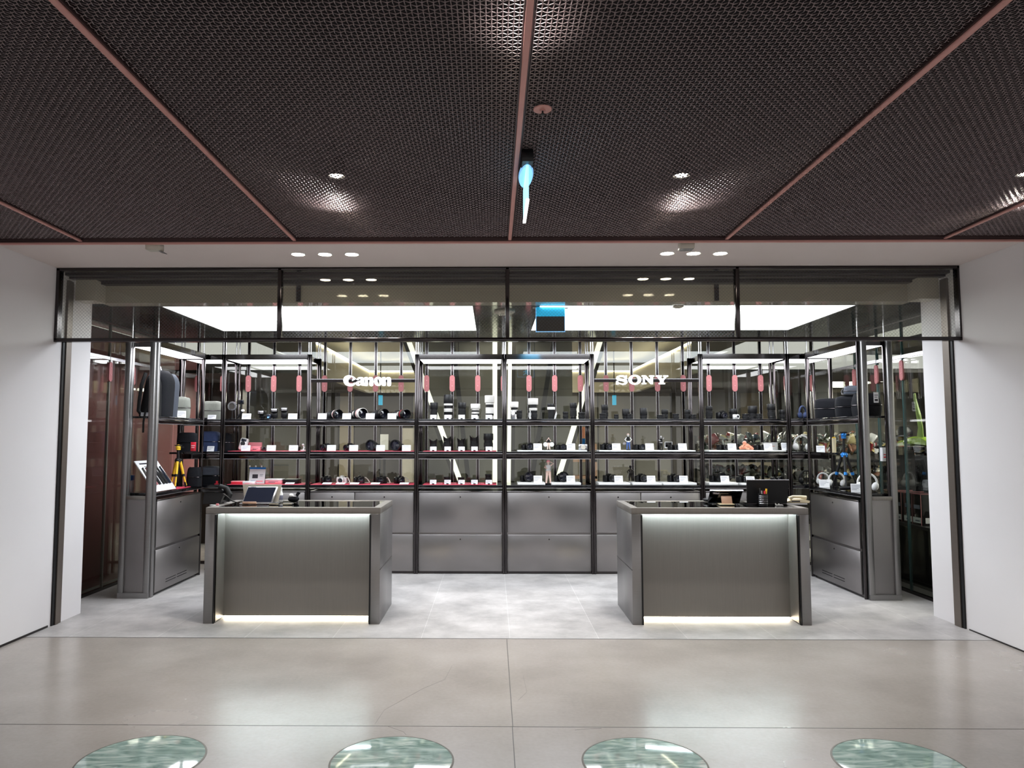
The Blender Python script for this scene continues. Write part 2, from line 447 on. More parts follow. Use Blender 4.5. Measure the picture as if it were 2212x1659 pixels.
for k in range(len(SEAMS) - 1):
    a, b = SEAMS[k] + .014, SEAMS[k + 1] - .014
    y0 = Y0C if 1 <= k <= 4 else 3.6
    o = link('ceiling_mesh_panel', weave(max(a, -4.2), min(b, 4.4), y0, Y1C)); o['kind'] = 'structure'
    fr = MB().box(a - .012, a + .004, y0, Y1C, 2.872, 2.9).box(b - .004, b + .012, y0, Y1C, 2.872, 2.9)
    struct('ceiling_panel_frame', fr, 'soffit_edge', o)
for x in SEAMS:
    struct('ceiling_trim', MB().box(x - .0115, x + .0115, 1.6, 5.07, 2.862, 2.874, ch=.003), 'copper')
struct('ceiling_plenum', MB().box(-7, 7, 1.2, 5.12, 3.25, 3.3).box(-7, 7, 5.09, 5.12, 2.9, 3.25).box(-7, 7, 1.2, 1.24, 2.9, 3.25), 'plenum')
mb = MB().box(-9, 9, -7, 2.06, 2.88, 2.92).box(-9, -4.25, 2.06, 5.1, 2.88, 2.92).box(4.45, 9, 2.06, 5.1, 2.88, 2.92)
struct('ceiling_mall', mb, 'soffit_edge')
struct('ceiling_edge_trim', MB().box(-6, 6, 5.045, 5.075, 2.858, 2.93).box(-6, 6, 5.03, 5.045, 2.868, 2.9), 'soffit_edge')
struct('ceiling_edge_cap', MB().box(-6, 6, 5.052, 5.08, 2.848, 2.858), 'copper')
# ------------------------------------------------------------------ white soffit, walls, shopfront surround
struct('soffit', MB().box(-6, 6, 5.125, 6.02, ZS, 3.2).box(-6, 6, 5.08, 5.125, ZS, 2.89), 'soffit')
struct('wall_left', MB().box(-5.6, XL, 4.5, 6.42, 0, ZS), 'white_wall')
struct('wall_right', MB().box(XR, 5.8, 4.5, 6.42, 0, ZS), 'white_wall')
struct('baseboard_left', MB().box(XL - .01, XL + .004, 4.5, 5.95, .0, .016), 'frame')
struct('baseboard_right', MB().box(XR - .004, XR + .01, 4.5, 5.95, .0, .010), 'frame')
for side, x, s in (('left', XL, 1), ('right', XR, -1)):
    lo, hi = sorted((x, x + s * .012))
    struct('trim_3', MB().box(lo, hi, 5.985, 6.02, 0, 2.29), 'black')
    lo, hi = sorted((x, x + s * .02))
    struct('trim_4', MB().box(lo, hi, 6.02, 6.06, 0, 2.8).box(lo, hi - .006 if s > 0 else hi, 6.06, 6.105, 0, 2.8), 'guide')
# shutter housing: stepped dark slot, grey lintel, end boxes
mb = MB().box(XL, XR, 5.99, 6.05, 2.835, ZS).box(XL, XR, 6.05, 6.12, 2.82, ZS).box(XL + .05, XR - .05, 6.12, 6.18, 2.835, ZS).box(XL + .05, XR - .05, 6.18, 6.26, 2.80, ZS)
struct('beam_1', mb, 'frame')
struct('beam_2', MB().box(XL + .16, XR - .16, 6.26, 6.42, 2.652, 2.84), 'lintel_gloss')
mb = MB()
for px in (645, 1548):
    x = PX(px, 6.25, 630); mb.box(x - .018, x + .018, 6.245, 6.262, 2.66, 2.80)
struct('trim_5', mb, 'frame')
for s, x in ((1, XL), (-1, XR)):
    a, b = sorted((x + s * .03, x + s * .20))
    mb = MB().box(a, b, 6.1, 6.26, 2.645, 2.82)
    struct('trim_6', mb, 'lintel')
# transom: frame, three mullions, wired glass
tr = link('window_1', None, None, (0, 5.9, 0)); tr['kind'] = 'structure'
TZ0, TZ1 = 2.285, 2.865
xl, xr = XL - .01, XR + .02
mb = MB().box(xl, xr, -.03, .03, TZ0 - .018, TZ0 + .012, ch=.004).box(xl, xr, -.03, .03, TZ1 - .02, TZ1 + .004, ch=.004)
mb.box(xl, xl + .035, -.03, .03, TZ0, TZ1).box(xr - .035, xr, -.03, .03, TZ0, TZ1)
struct('window_frame', mb, 'dark_steel', tr)
MUL = [PX(p, 5.9, 660) for p in (605, 1096, 1592)]
for x in MUL: struct('mullion', MB().box(x - .016, x + .016, -.03, .03, TZ0, TZ1, ch=.004), 'dark_steel', tr)
ed = [xl + .035] + sum([[x - .014, x + .014] for x in MUL], []) + [xr - .035]
for i in range(0, 8, 2):
    struct('pane', MB().box(ed[i], ed[i + 1], -.003, .003, TZ0 + .01, TZ1 - .018), 'glass', tr)


def wired(x0, x1, z0, z1, p=.0275, w=.00055):
    """Crossed diagonal wires clipped to the pane."""
    mb = MB(); h = z1 - z0; n = int((x1 - x0 + h) / p) + 1
    for sgn in (1, -1):
        for i in range(n):
            c = x0 - h + i * p if sgn > 0 else x0 + i * p
            a, b = (c, z0), (c + h, z1)
            if sgn < 0: a, b = (c, z0), (c - h, z1)
            if sgn > 0:
                if a[0] < x0: a = (x0, z0 + (x0 - c))
                if b[0] > x1: b = (x1, z0 + (x1 - c))
            else:
                if a[0] > x1: a = (x1, z0 + (c - x1))
                if b[0] < x0: b = (x0, z0 + (c - x0))
            if (b[1] - a[1]) < .004: continue
            d = Vector((b[0] - a[0], 0, b[1] - a[1])).normalized(); u = Vector((-d.z, 0, d.x)) * w
            A, B = Vector((a[0], 0, a[1])), Vector((b[0], 0, b[1]))
            q = Vector((0, w, 0))
            mb.add([A - u, B - u, B + q, A + q, A + u, B + u], [(0, 1, 2, 3), (3, 2, 5, 4), (0, 4, 5, 1)])
    return mb


for i in range(0, 8, 2):
    struct('wire_net', wired(ed[i], ed[i + 1], TZ0 + .012, TZ1 - .02), 'ink', tr)

# ------------------------------------------------------------------ shop ceiling with two light panels
PX0, PX1, PX2, PX3, PY0, PY1 = -2.93, -.166, .404, 3.18, 6.42, 7.955
mb = MB()
for a, b in ((-4.1, PX0), (PX1, PX2), (PX3, 4.3)): mb.box(a, b, 6.42, YG - .02, ZC, ZC + .06)
mb.box(PX0, PX1, PY1, YG - .02, ZC, ZC + .06); mb.box(PX2, PX3, PY1, YG - .02, ZC, ZC + .06)
struct('ceiling', mb, 'shop_ceiling')
for i, (a, b) in enumerate(((PX0, PX1), (PX2, PX3))):
    t = thing('ceiling_light_panel', ('large glowing white ceiling panel over the left counter', 'large glowing white ceiling panel over the right counter')[i], 'light panel', (a, PY0, ZC), 0, 'stretched light panels in the shop ceiling'); a += .0015; b -= .0015; t.location = (a, PY0 + .0015, ZC)
    obj('diffuser', MB().box(.01, b - a - .01, .01, PY1 - PY0 - .01, .004, .03), 'led', t)
    obj('frame', MB().box(0, b - a, 0, .01, 0, .05).box(0, b - a, PY1 - PY0 - .014, PY1 - PY0 - .004, 0, .05).box(0, .01, .01, PY1 - PY0 - .01, 0, .05).box(b - a - .01, b - a, .01, PY1 - PY0 - .01, 0, .05), 'frame', t)
# light brackets and pipework hanging from the dark ceiling between the panels
p = P(1090, 677, Z=2.63)
t = thing('ceiling_detector', 'round grey detector disc on the dark shop ceiling between the light panels', 'detector', (p.x, p.y, ZC))
obj('disc', MB().lathe([(.095, 0), (.095, -.012), (.08, -.02), (1e-5, -.02)], 28), 'lintel', t)
obj('sensor', MB().lathe([(.04, -.02), (.03, -.035), (1e-5, -.038)], 16), 'lintel', t)
p = P(1474, 659, Z=2.63)
t = thing('ceiling_detector', 'small domed detector in front of the right-hand light panel', 'detector', (p.x, PY0 - .16 + .16, ZC - .002))
t.location = (p.x, 6.44, ZC - .002)
obj('disc', MB().lathe([(.05, 0), (.05, -.008), (.03, -.018), (1e-5, -.02)], 20), 'lintel', t)

# ------------------------------------------------------------------ glass partitions round the shop
gw = link('window_2', None, None, (0, YG, 0)); gw['kind'] = 'structure'
FIN = [-.181 + .3087 * k - .0 for k in range(-11, 14)]
XG0, XG1 = -3.86, 4.04


def clamp_mb():
    h, w = .1, .031
    out = [(w * math.cos(a), h - w + w * math.sin(a)) for a in np.linspace(0, math.pi, 9)] + [(w * math.cos(a), -h + w + w * math.sin(a)) for a in np.linspace(math.pi, 2 * math.pi, 9)]
    mb = MB().prism(out, .014, Matrix.Translation((0, -.014, 0)))
    for z in (.038, -.03): mb.lathe([(.007, 0), (.006, .003), (1e-5, .003)], 10, 1, Matrix.Translation((0, -.014, z)) @ Matrix.Rotation(math.pi / 2, 4, 'X'))
    return mb


mb = MB().box(XG0, XG1, .0, .010, .02, 2.9)
struct('pane', mb, 'glass_back', gw)
for x in FIN:
    part('clamp', gw, 'clamp', clamp_mb, ['rose', 'maroon'], (x, -.004, 2.15))
    part('mullion', gw, 'fin', lambda: MB().box(-.013, .013, -.004, .02, .02, 2.05, 0).box(-.017, -.013, -.006, .012, .02, 2.05, 1).box(.013, .017, -.006, .012, .02, 2.05, 1)
         .box(-.013, .013, -.004, .02, 2.25, 2.9, 0).box(-.017, -.013, -.006, .012, 2.25, 2.9, 1).box(.013, .017, -.006, .012, 2.25, 2.9, 1), ['dark_steel', 'silver'], (x, 0, 0))
struct('rail', MB().box(XG0, XG1, -.01, .02, 0, .03), 'dark_steel', gw)
for name, x, rot, s in (('window_3', XG0, math.pi / 2, 1), ('window_4', XG1, -math.pi / 2, -1)):
    w = link(name, None, None, (x, 0, 0)); w['kind'] = 'structure'
    struct('pane', MB().box(-.005, .005, 6.42, YG - .02, .02, 2.645), 'glass_back', w)
    for y in ((7.375,), (7.32, 7.80, 8.28))[s < 0] + ((7.86, 8.34) if s > 0 else ()):
        c = part('clamp', w, 'clamp', clamp_mb, ['rose', 'maroon'], (.006 * s, y, 2.16), (0, 0, rot)); 
        part('mullion', w, ('side_fin', s), lambda: MB().box(-.012, .012, -.008, .008, .02, 2.06).box(-.012, .012, -.008, .008, 2.26, 2.64), 'glass_edge' if s < 0 else 'taupe', (0, y, 0))
    struct('rail', MB().box(-.015, .015, 6.42, YG - .02, 0, .03), 'dark_steel', w)
    struct('rail', MB().box(-.012, .012, 6.42, YG - .02, 2.28, 2.31), 'silver', w)

# ------------------------------------------------------------------ what lies behind the glass
struct('wall_side', MB().box(-4.2, -4.02, 6.42, 10.2, 0, 2.62), 'maroon')
struct('wall_back', MB().box(-6.5, -4.2, 10.0, 10.2, 0, 2.62).box(-4.2, -3.6, 10.6, 10.8, 0, 2.62), 'taupe_dark')
# coffer: raised beige ceiling with cove light
CF0, CF1, CFY, CFZ0, CFZ1 = -2.17, 2.42, 12.93, 2.285, 2.655
mb = MB().box(CF0 - .08, CF0, 9.0, CFY, CFZ0, CFZ1).box(CF1, CF1 + .08, 9.0, CFY, CFZ0, CFZ1).box(CF0 - .08, CF1 + .08, CFY, CFY + .08, CFZ0, CFZ1)
struct('wall_coffer', mb, 'beige')
struct('ceiling_coffer', MB().box(-3.4, 3.6, 9.0, 14.0, 2.86, 2.92), 'beige')
mb = MB().box(CF0, CF0 + .02, 9.0, CFY - .02, CFZ1 - .006, CFZ1 + .01).box(CF1 - .02, CF1, 9.0, CFY - .02, CFZ1 - .006, CFZ1 + .01).box(CF0, CF1, CFY - .02, CFY, CFZ1 - .006, CFZ1 + .01)
struct('trim_7', mb, 'led_cove')
mb = MB().box(-6.6, CF0 - .08, 9.0, 14, CFZ0, CFZ0 + .04).box(CF1 + .08, 8.6, 9.0, 14, CFZ0, CFZ0 + .04).box(CF0 - .08, CF1 + .08, CFY + .08, 14, CFZ0, CFZ0 + .04).box(4.3, 8.6, 6.3, 9.0, 2.5, 2.54)
struct('ceiling_hall', mb, 'taupe_dark')
mb = MB(); rs = random.Random(3); x = -6.6
while x < 8.5:
    w = rs.uniform(.25, .7); mb.box(x, x + w - .02, 13.0 + rs.uniform(0, .12), 13.3, 0, CFZ0, rs.choice((0, 0, 1, 2, 2))); x += w
struct('wall_far', mb, ['taupe', 'taupe_light', 'taupe_dark'])
p0, p1 = P(868, 925, Y=12.9), P(894, 1045, Y=12.9)
d = struct('door_1', MB().box(p0.x, p1.x, 12.92, 12.98, 0, p0.z), 'lintel'); struct('door_frame', MB().box(p0.x - .05, p0.x, 12.9, 12.98, 0, p0.z + .05).box(p1.x, p1.x + .05, 12.9, 12.98, 0, p0.z + .05), 'taupe_dark', d)
mb = MB()
for a, b in zip(np.linspace(-.98, 1.08, 5)[:-1], np.linspace(-.98, 1.08, 5)[1:]): mb.box(a + .004, b - .004, 10.0, 10.2, 0, 3.0)
struct('wall_centre', mb, 'taupe')
struct('wall_hall', MB().box(8.6, 8.8, 5, 14, 0, 2.6).box(5.9, 8.6, 5.0, 5.2, 0, 2.6).box(5.0, 8.6, 10.8, 11.0, 0, 2.5), 'taupe')
struct('floor_hall', MB().box(4.3, 8.6, 5.2, 11, -.001, .003), 'taupe_dark')
lamp('hall_fill', 'AREA', (5.8, 7.6, 2.45), 110, (1, .96, .9), size=1.6)  # added fill lights, hall and corridor, to brighten the space behind the glass
lamp('hall_fill', 'AREA', (3.4, 10.6, 2.25), 70, (1, .96, .9), size=1.2)
lamp('corridor_fill', 'AREA', (-2.9, 11.0, 2.2), 48, (1, .95, .88), size=1.0)
lamp('corridor_fill', 'AREA', (.1, 11.8, 2.7), 60, (1, .94, .84), size=2.0)
lamp('corridor_fill', 'AREA', (.1, 9.4, 2.8), 6, (1, .94, .84), size=1.0)

# ================================================================== FIXTURES
# mall downlights behind the wire; each throws its beam forward onto the weave
for lab, (px, py), aimv, w in (('small round downlight behind the wire mesh, above the left counter', (727, 380), (0, -.06), 1), ('small round downlight behind the wire mesh, above the right counter', (1472, 379), (0, -.06), 1),
                            ('round downlight behind the wire mesh at the top of the middle seam', (1139, -75), (.0, .0), 1.6), ('round downlight behind the wire mesh at the right edge of view', (2214, 376), (0, -.06), 1)):
    p = P(px, py, Z=3.07)
    t = thing('ceiling_downlight', lab, 'downlight', (p.x, p.y, 3.07), 0, 'downlights hidden behind the wire ceiling')
    part('housing', t, 'dl_house', lambda: MB().lathe([(.045, .01), (.05, -.005), (.05, .1), (1e-5, .1)], 20), 'black')
    part('lens', t, 'dl_lens', lambda: MB().lathe([(1e-5, -.002), (.038, .0), (.038, .01)], 20), 'lamp')
    lamp('beam', 'SPOT', (p.x, p.y, 3.06), SPOT_W * w, (1, .95, .88), size=.03, spot=118, aim=(p.x + aimv[0], p.y + aimv[1], 2.88), blend=.9)
# added fill spots over the walkway, out of view (behind the viewer the same ceiling goes on)
for y in (-2.4, .4):
    for x in (-3.0, -.1, 2.8):
        lamp('mall_fill_spot', 'SPOT', (x, y, 2.86), MALL_W, (1, .95, .9), size=.06, spot=110, aim=(x, y + .6, 0))
# soffit downlights
for i, px in enumerate((644, 702, 760, 1441, 1498, 1556)):
    p = P(px, 549 if i < 3 else 547, Z=ZS)
    nm = ('first', 'second', 'third')[i % 3]
    t = thing('soffit_downlight', f'bright round soffit downlight, {nm} from left in the {"left" if i < 3 else "right"} group of three', 'downlight', (p.x, p.y, ZS), 0, 'six downlights in the white soffit')
    part('trim_ring', t, 'sl_ring', lambda: MB().lathe([(.046, -.001), (.052, -.005), (.056, -.001), (.056, -.0005), (.046, -.0005)], 28), 'white')
    part('lens', t, 'sl_lens', lambda: MB().lathe([(1e-5, -.006), (.045, -.003), (.045, -.0005), (1e-5, -.0005)], 28), 'lamp')
    lamp('beam', 'SPOT', (p.x, p.y, ZS - .03), 26, (1, .96, .9), size=.04, spot=95, aim=(p.x, p.y + .25, 0))
# two grey sensor boxes at the front of the soffit
for lab, (px, py), flap in (('small grey sensor box with open flap at the left end of the soffit', (326, 529), True), ('small grey sensor box on the soffit above the right downlights', (1483, 531), False)):
    p = P(px, py, Z=2.845)
    t = thing('soffit_sensor_box', lab, 'sensor box', (p.x, max(p.y, 5.125), ZS - .0005))
    obj('housing', MB().box(-.05, .05, -.035, .05, -.05, 0, ch=.006), 'lintel', t)
    obj('cover', MB().box(.045, .085, .0, .05, -.048, -.044) if flap else MB().box(-.042, .042, -.028, .04, -.053, -.05), 'silver', t, rot=(0, .25 if flap else 0, 0))
# sprinkler cover plate
p = P(1172, 236, Z=2.868)
t = thing('sprinkler_head', 'round rosy sprinkler plate on the wire ceiling beside the middle seam', 'sprinkler', (p.x, p.y, 2.868))
obj('cover_plate', MB().lathe([(1e-5, -.008), (.012, -.009), (.012, -.005), (.038, -.003), (.039, .002), (1e-5, .004)], 28), 'copper', t)
obj('nozzle', MB().lathe([(1e-5, -.026), (.008, -.024), (.009, -.02), (.004, -.018), (.004, -.008)], 14), 'black', t)
# hanging exit sign seen on edge
t = thing('hanging_exit_sign', 'pale blue glowing acrylic exit sign hanging edge-on from the mesh ceiling', 'exit sign', (.168, 3.5, 2.866))
obj('mount', MB().box(-.028, .028, -.05, .30, -.05, .01, ch=.004), 'black', t)
obj('housing', MB().lathe([(.55, -.058), (.9, -.056), (1, -.045), (.9, -.034), (.5, -.032)], 32, 0, Matrix.Translation((0, .16, 0)) @ Matrix.Diagonal((.037, .175, 1, 1))), 'pale_blue', t)
obj('blade', MB().box(-.006, .006, -.012, .36, -.222, -.056), 'edge_blue', t)
obj('lit_edge', MB().box(-.0075, .0075, -.014, .362, -.232, -.222), 'edge_white', t)
# exit sign inside the shop: dark from this side, running figure faces the shelves
p0, p1 = P(1158, 656, Y=6.47), P(1220, 717, Y=6.47)
t = thing('shop_exit_sign', 'square blue framed exit sign hanging from the shop ceiling beside the right light panel', 'exit sign', ((p0.x + p1.x) / 2, 6.47, 0))
w = (p1.x - p0.x) / 2; zb = p1.z; zt = ZC - .006
obj('panel', MB().box(-w, w, 0, .012, zb + .006, zt - .07), 'taupe_dark', t)
obj('light_bar', MB().box(-w, w, -.02, .03, zt - .08, zt, ch=.006), 'cyan', t)
obj('border', MB().box(-w - .004, -w + .002, -.003, .015, zb, zt).box(w - .002, w + .004, -.003, .015, zb, zt).box(-w, w, -.003, .015, zb, zb + .006), 'pale_blue', t)
obj('hanger', MB().box(-w * 1.25, w * 1.25, .0, .012, zt - .012, zt).cyl((0, .006, zt), (0, .006, ZC), .006), 'silver', t)
run = [(.25, .9), (.4, .95), (.5, .85), (.42, .72), (.7, .62), (.72, .52), (.45, .55), (.5, .4), (.75, .2), (.66, .12), (.35, .32), (.1, .1), (.0, .18), (.2, .42), (.2, .6), (.05, .5), (-.02, .56), (.2, .75)]
k = (zt - zb - .08)
obj('pictogram', MB().prism([(-x * k * .9 + k * .35, zb + .01 + z * k * .92) for x, z in run], .004, Matrix.Translation((0, .012, 0))), 'cyan', t)
# cyan exit signs far behind the glass
for lab, px in (('small cyan exit sign glowing far behind the glass of the left sign bay', 822), ('small cyan exit sign glowing far behind the glass of the right sign bay', 1327)):
    a, b = P(px - 4, 854, Y=11.6), P(px + 4, 875, Y=11.6)
    t = thing('distant_exit_sign', lab, 'exit sign', (a.x, 11.6, 0))
    obj('panel', MB().box(0, b.x - a.x, -.02, .02, b.z, a.z), 'cyan', t)
    obj('hanger', MB().box(.02, .035, -.005, .005, a.z, CFZ1 + .2), 'frame', t)
# leaning luminous columns and dark bars that stand in for column reflections, behind the glass
def leaning(name, lab, cat, a, b, w, d, y, m, edge=None):
    A, B = P(*a, Y=y), P(*b, Y=y); z = A - B; k = (A.z - 0) / max(z.z, .01); B0 = A - z * k
    t = thing(name, lab, cat, (B0.x, y, 0)); dx = A.x - B0.x; H = A.z
    dx, H = dx * 2.85 / H, 2.85
    def slab(x0, x1, y0, y1):
        return MB().add([(x0, y0, 0), (x1, y0, 0), (x1, y1, 0), (x0, y1, 0), (x0 + dx, y0, H), (x1 + dx, y0, H), (x1 + dx, y1, H), (x0 + dx, y1, H)],
                        [(0, 3, 2, 1), (4, 5, 6, 7), (0, 1, 5, 4), (1, 2, 6, 5), (2, 3, 7, 6), (3, 0, 4, 7)])
    obj('strip' if edge else 'bar', slab(-w / 2, w / 2, 0, d), m, t)
    if edge: obj('side_frame', slab(edge * w / 2 if edge > 0 else -w / 2 - .05, edge * w / 2 + .05 if edge > 0 else -w / 2, 0, d), 'taupe_dark', t)
leaning('light_column', 'leaning cream light column behind the glass, left of centre', 'light column', (884, 740), (994, 1040), .066, .06, 9.75, 'led_column', -1)
leaning('light_column', 'leaning cream light column behind the glass, right of centre', 'light column', (1296, 740), (1204, 1040), .066, .06, 9.75, 'led_column', 1)
leaning('light_column', 'upright cream light column behind the glass, just left of the middle post', 'light column', (1069, 740), (1069, 1040), .062, .06, 9.75, 'led_column', 1)
leaning('light_column', 'upright narrow light column behind the glass, just right of the middle post', 'light column', (1102, 740), (1099, 1040), .05, .06, 9.75, 'led_column', 1)
leaning('column_reflection', 'slanting dark column-reflection brace behind the centre-left bay', 'mimic', (978, 740), (1012, 1040), .06, .05, 9.85, 'mimic')
leaning('column_reflection', 'slanting dark column-reflection brace behind the centre-right bay', 'mimic', (1196, 740), (1148, 1040), .06, .05, 9.85, 'mimic')

t = thing('notice_panel', 'white notice panel far behind the glass of the left sign bay', 'notice', (PX(830, 12.2), 12.2, 0))
a, b = P(822, 938, Y=12.2), P(839, 972, Y=12.2); w = (b.x - a.x) / 2
obj('board', MB().box(-w, w, 0, .03, b.z, a.z), 'white', t); obj('post', MB().box(-.02, .02, .03, .06, 0, a.z), 'frame', t)
t = thing('wall_poster', 'red and blue hanging poster far behind the glass, right of the leaning light column', 'poster', (PX(1264, 11.2), 11.2, 0))
a, b = P(1257, 922, Y=11.2), P(1271, 966, Y=11.2); w = (b.x - a.x) / 2; h = b.z + (a.z - b.z) * .45
obj('red_half', MB().box(-w, w, 0, .02, h, a.z), 'orange', t); obj('blue_half', MB().box(-w, w, 0, .02, b.z, h - .01).box(-w * .8, w * .8, -.002, 0, b.z + .08, b.z + .09), 'blue', t); obj('cord', MB().cyl((0, .01, a.z), (0, .01, CFZ0), .006, n=6), 'frame', t)
t = thing('wooden_rack', 'brown wooden rack far behind the glass of the centre-right bay', 'rack', (1.12, 11.6, 0))
for z in (.55, .86, 1.12): obj('shelf', MB().box(0, .5, 0, .4, z, z + .04), 'wood', t)
for x in (0, .46): obj('post', MB().box(x, x + .04, 0, .4, 0, 1.4), 'wood', t)

# ------------------------------------------------------------------ shelving
Z_UP, Z_MID, Z_BOT, Z_CAB = 1.705, 1.343, .972, .905
DEP = .5                                           # shelf depth
PW = .022                                          # half post


def shelf_unit(lab, x0, x1, light, group, rail=False, depth=DEP, loc=(0, 0, 0), rz=0, red=(), zlight=2.375, end=False, mid=True):
    """Steel display unit: four posts, three shelves, top light box. Local x0..x1, front at y=0."""
    t = thing('display_shelf_unit', lab, 'display shelf', loc, rz, group)
    pk = .045 if end else PW
    for x in ((x0, x0 + pk), (x1 - PW, x1)):
        for y in (0, depth - .04):
            z0 = 0
            obj('post', MB().box(x[0], x[1], y, y + .04, z0, 2.435, ch=.003), 'dark_steel' if not (end and x[0] == x0) else 'steel', t)
            obj('hanging_rod', MB().cyl(((x[0] + x[1]) / 2, y + .02, 2.435), ((x[0] + x[1]) / 2, y + .02, ZC), .007, n=8), 'silver', t)
    a, b = x0 + pk, x1 - PW
    for nm, z, hb in (('upper', Z_UP, .05), ('middle', Z_MID, .06)):
        if nm == 'middle' and not mid: continue
        s = obj('shelf', MB().box(a, b, .004, depth - .004, z - .02, z, ch=.002), 'black_gloss', t)
        obj('front_bar', MB().box(a, b, 0, .03, z - .02 - hb, z - .02, ch=.003), 'dark_steel', s)
        obj('bright_edge', MB().box(a, b, -.0015, .002, z - .024, z - .020).box(a, b, -.0015, .002, z - .024 - hb, z - .020 - hb), 'silver', s)
        obj('light_strip', MB().box(a + .01, b - .01, .03, .045, z - .03, z - .022), 'led_strip', s)
    s = obj('shelf', MB().box(a, b, .004, depth - .004, Z_BOT - .03, Z_BOT, ch=.002), 'black_gloss', t)
    obj('bright_edge', MB().box(a, b, -.0015, .003, Z_BOT - .034, Z_BOT - .030), 'silver', s)
    if light:
        l = obj('light_box', MB().box(a, b, 0, .012, zlight, zlight + .055).box(a, b, depth - .012, depth, zlight, zlight + .055).box(a, a + .012, .012, depth - .012, zlight, zlight + .055)
                .box(b - .012, b, .012, depth - .012, zlight, zlight + .055).box(a, b, 0, depth, zlight + .055, zlight + .06), 'chrome', t)
        obj('diffuser', MB().box(a + .012, b - .012, .012, depth - .012, zlight + .002, zlight + .02), 'led_shelf', l)
    if rail:
        r = obj('sign_rail', MB().box(a, b, .0, .016, 2.118, 2.152), 'dark_steel', t)
        obj('bright_edge', MB().box(a, b, -.002, .014, 2.150, 2.157), 'silver', r)
    return t


def cabinet(lab, x0, x1, group, split=.44, depth=DEP, loc=(0, 0, 0), rz=0, seam=False, vents=False, locks=True):
    t = thing('steel_cabinet', lab, 'cabinet', loc, rz, group)
    obj('body', MB().box(x0, x1, .02, depth, .03, Z_CAB), 'cab', t)
    obj('plinth', MB().box(x0 + .004, x1 - .004, .03, depth - .01, 0, .03), 'dark_steel', t)
    obj('top_lip', MB().box(x0, x1, -.004, .03, Z_CAB - .012, Z_CAB, ch=.002), 'chrome', t)
    xs = [(x0, x1)]
    if seam: xs = [(x0, (x0 + x1) / 2 - .08), ((x0 + x1) / 2 - .08, x1)]
    for za, zb in ((split + .012, Z_CAB - .014), (.03, split - .012)):
        for xa, xb in xs if zb > .6 else [(x0, x1)]:
            d = obj('drawer_front', MB().box(xa + .004, xb - .004, 0, .02, za, zb, ch=.004), 'cab', t)
            if locks: obj('lock', MB().cyl(((xa + xb) / 2, .004, zb - .05), ((xa + xb) / 2, -.004, zb - .05), .007, n=12), 'dark_steel', d)
            if vents and za < .1:
                mb = MB()
                for zz in (.085, .11):
                    for u, v in ((.22, .44), (.47, .69)): mb.box(x0 + (x1 - x0) * u, x0 + (x1 - x0) * v, -.0012, .003, zz, zz + .007)
                obj('vent_slot', mb, 'black', d)
    return t


GS, GC = 'steel display shelving round the shop', 'steel cabinets under the display shelving'
POST = [-3.03, -2.065, -.852, .13, 1.112, 2.325, 3.29]
NAMES = ['outer left', 'left sign', 'centre-left', 'centre-right', 'right sign', 'outer right']
for i in range(6):
    a, b = POST[i] + .001, POST[i + 1] - .001
    lab = ('steel display shelf unit in the outer left bay, with instant cameras', 'steel display shelf unit under the left illuminated sign', 'steel display shelf unit left of the middle post, full of lenses',
           'steel display shelf unit right of the middle post, white lenses on top', 'steel display shelf unit under the right illuminated sign', 'steel display shelf unit in the outer right bay, behind the laptop')[i]
    shelf_unit(lab, a, b, i not in (1, 4), GS, i in (1, 4), loc=(0, YB, 0))
    lab = ('stainless cabinet under the outer left bay, mostly behind the left counter', 'stainless cabinet behind the right end of the left counter', 'two-drawer stainless cabinet left of the middle post', 'two-drawer stainless cabinet right of the middle post',
           'stainless cabinet behind the left end of the right counter', 'stainless cabinet under the outer right bay, behind the right counter')[i]
    cabinet(lab, a + PW + .002, b - PW - .002, GC, loc=(0, YB + .01, 0), seam=i in (1, 4), vents=i in (1, 4))
# side runs (local x runs along the wall, front faces the shop)
SXL, SXR = -3.21, 3.455
shelf_unit('steel display shelf unit along the left wall, with a backpack', 0, 1.17, True, GS, depth=.29, loc=(SXL, 7.04, 0), rz=math.pi / 2, end=True, mid=False)
cabinet('stainless two-drawer cabinet along the left wall with vent slots', .07, 1.13, GC, depth=.27, loc=(SXL, 7.04, 0), rz=math.pi / 2, vents=True)
shelf_unit('steel display shelf unit along the right wall, with camera bags', -1.17, 0, True, GS, depth=.29, loc=(SXR, 7.04, 0), rz=-math.pi / 2, mid=False)
cabinet('stainless two-drawer cabinet along the right wall with vent slots', -1.13, -.07, GC, depth=.27, loc=(SXR, 7.04, 0), rz=-math.pi / 2, vents=True)
# open end frames facing the mall
for lab, xa, xb in (('open brushed steel end frame of the left wall shelving', -3.512, -3.225), ('open brushed steel end frame of the right wall shelving', 3.482, 3.772)):
    t = thing('end_frame', lab, 'frame', (xa, 7.0, 0)); W = xb - xa
    for x in (0, W - .05): obj('post', MB().box(x, x + .05, 0, .036, .05, 2.44, ch=.003), 'steel', t)
    obj('base_rail', MB().box(0, W, 0, .036, 0, .05), 'steel', t)
    obj('cross_rail', MB().box(.05, W - .05, .002, .034, .915, .95, ch=.003), 'steel_h', t)
    obj('recess_panel', MB().box(.05, W - .05, .026, .034, .05, .915), 'cab', t)

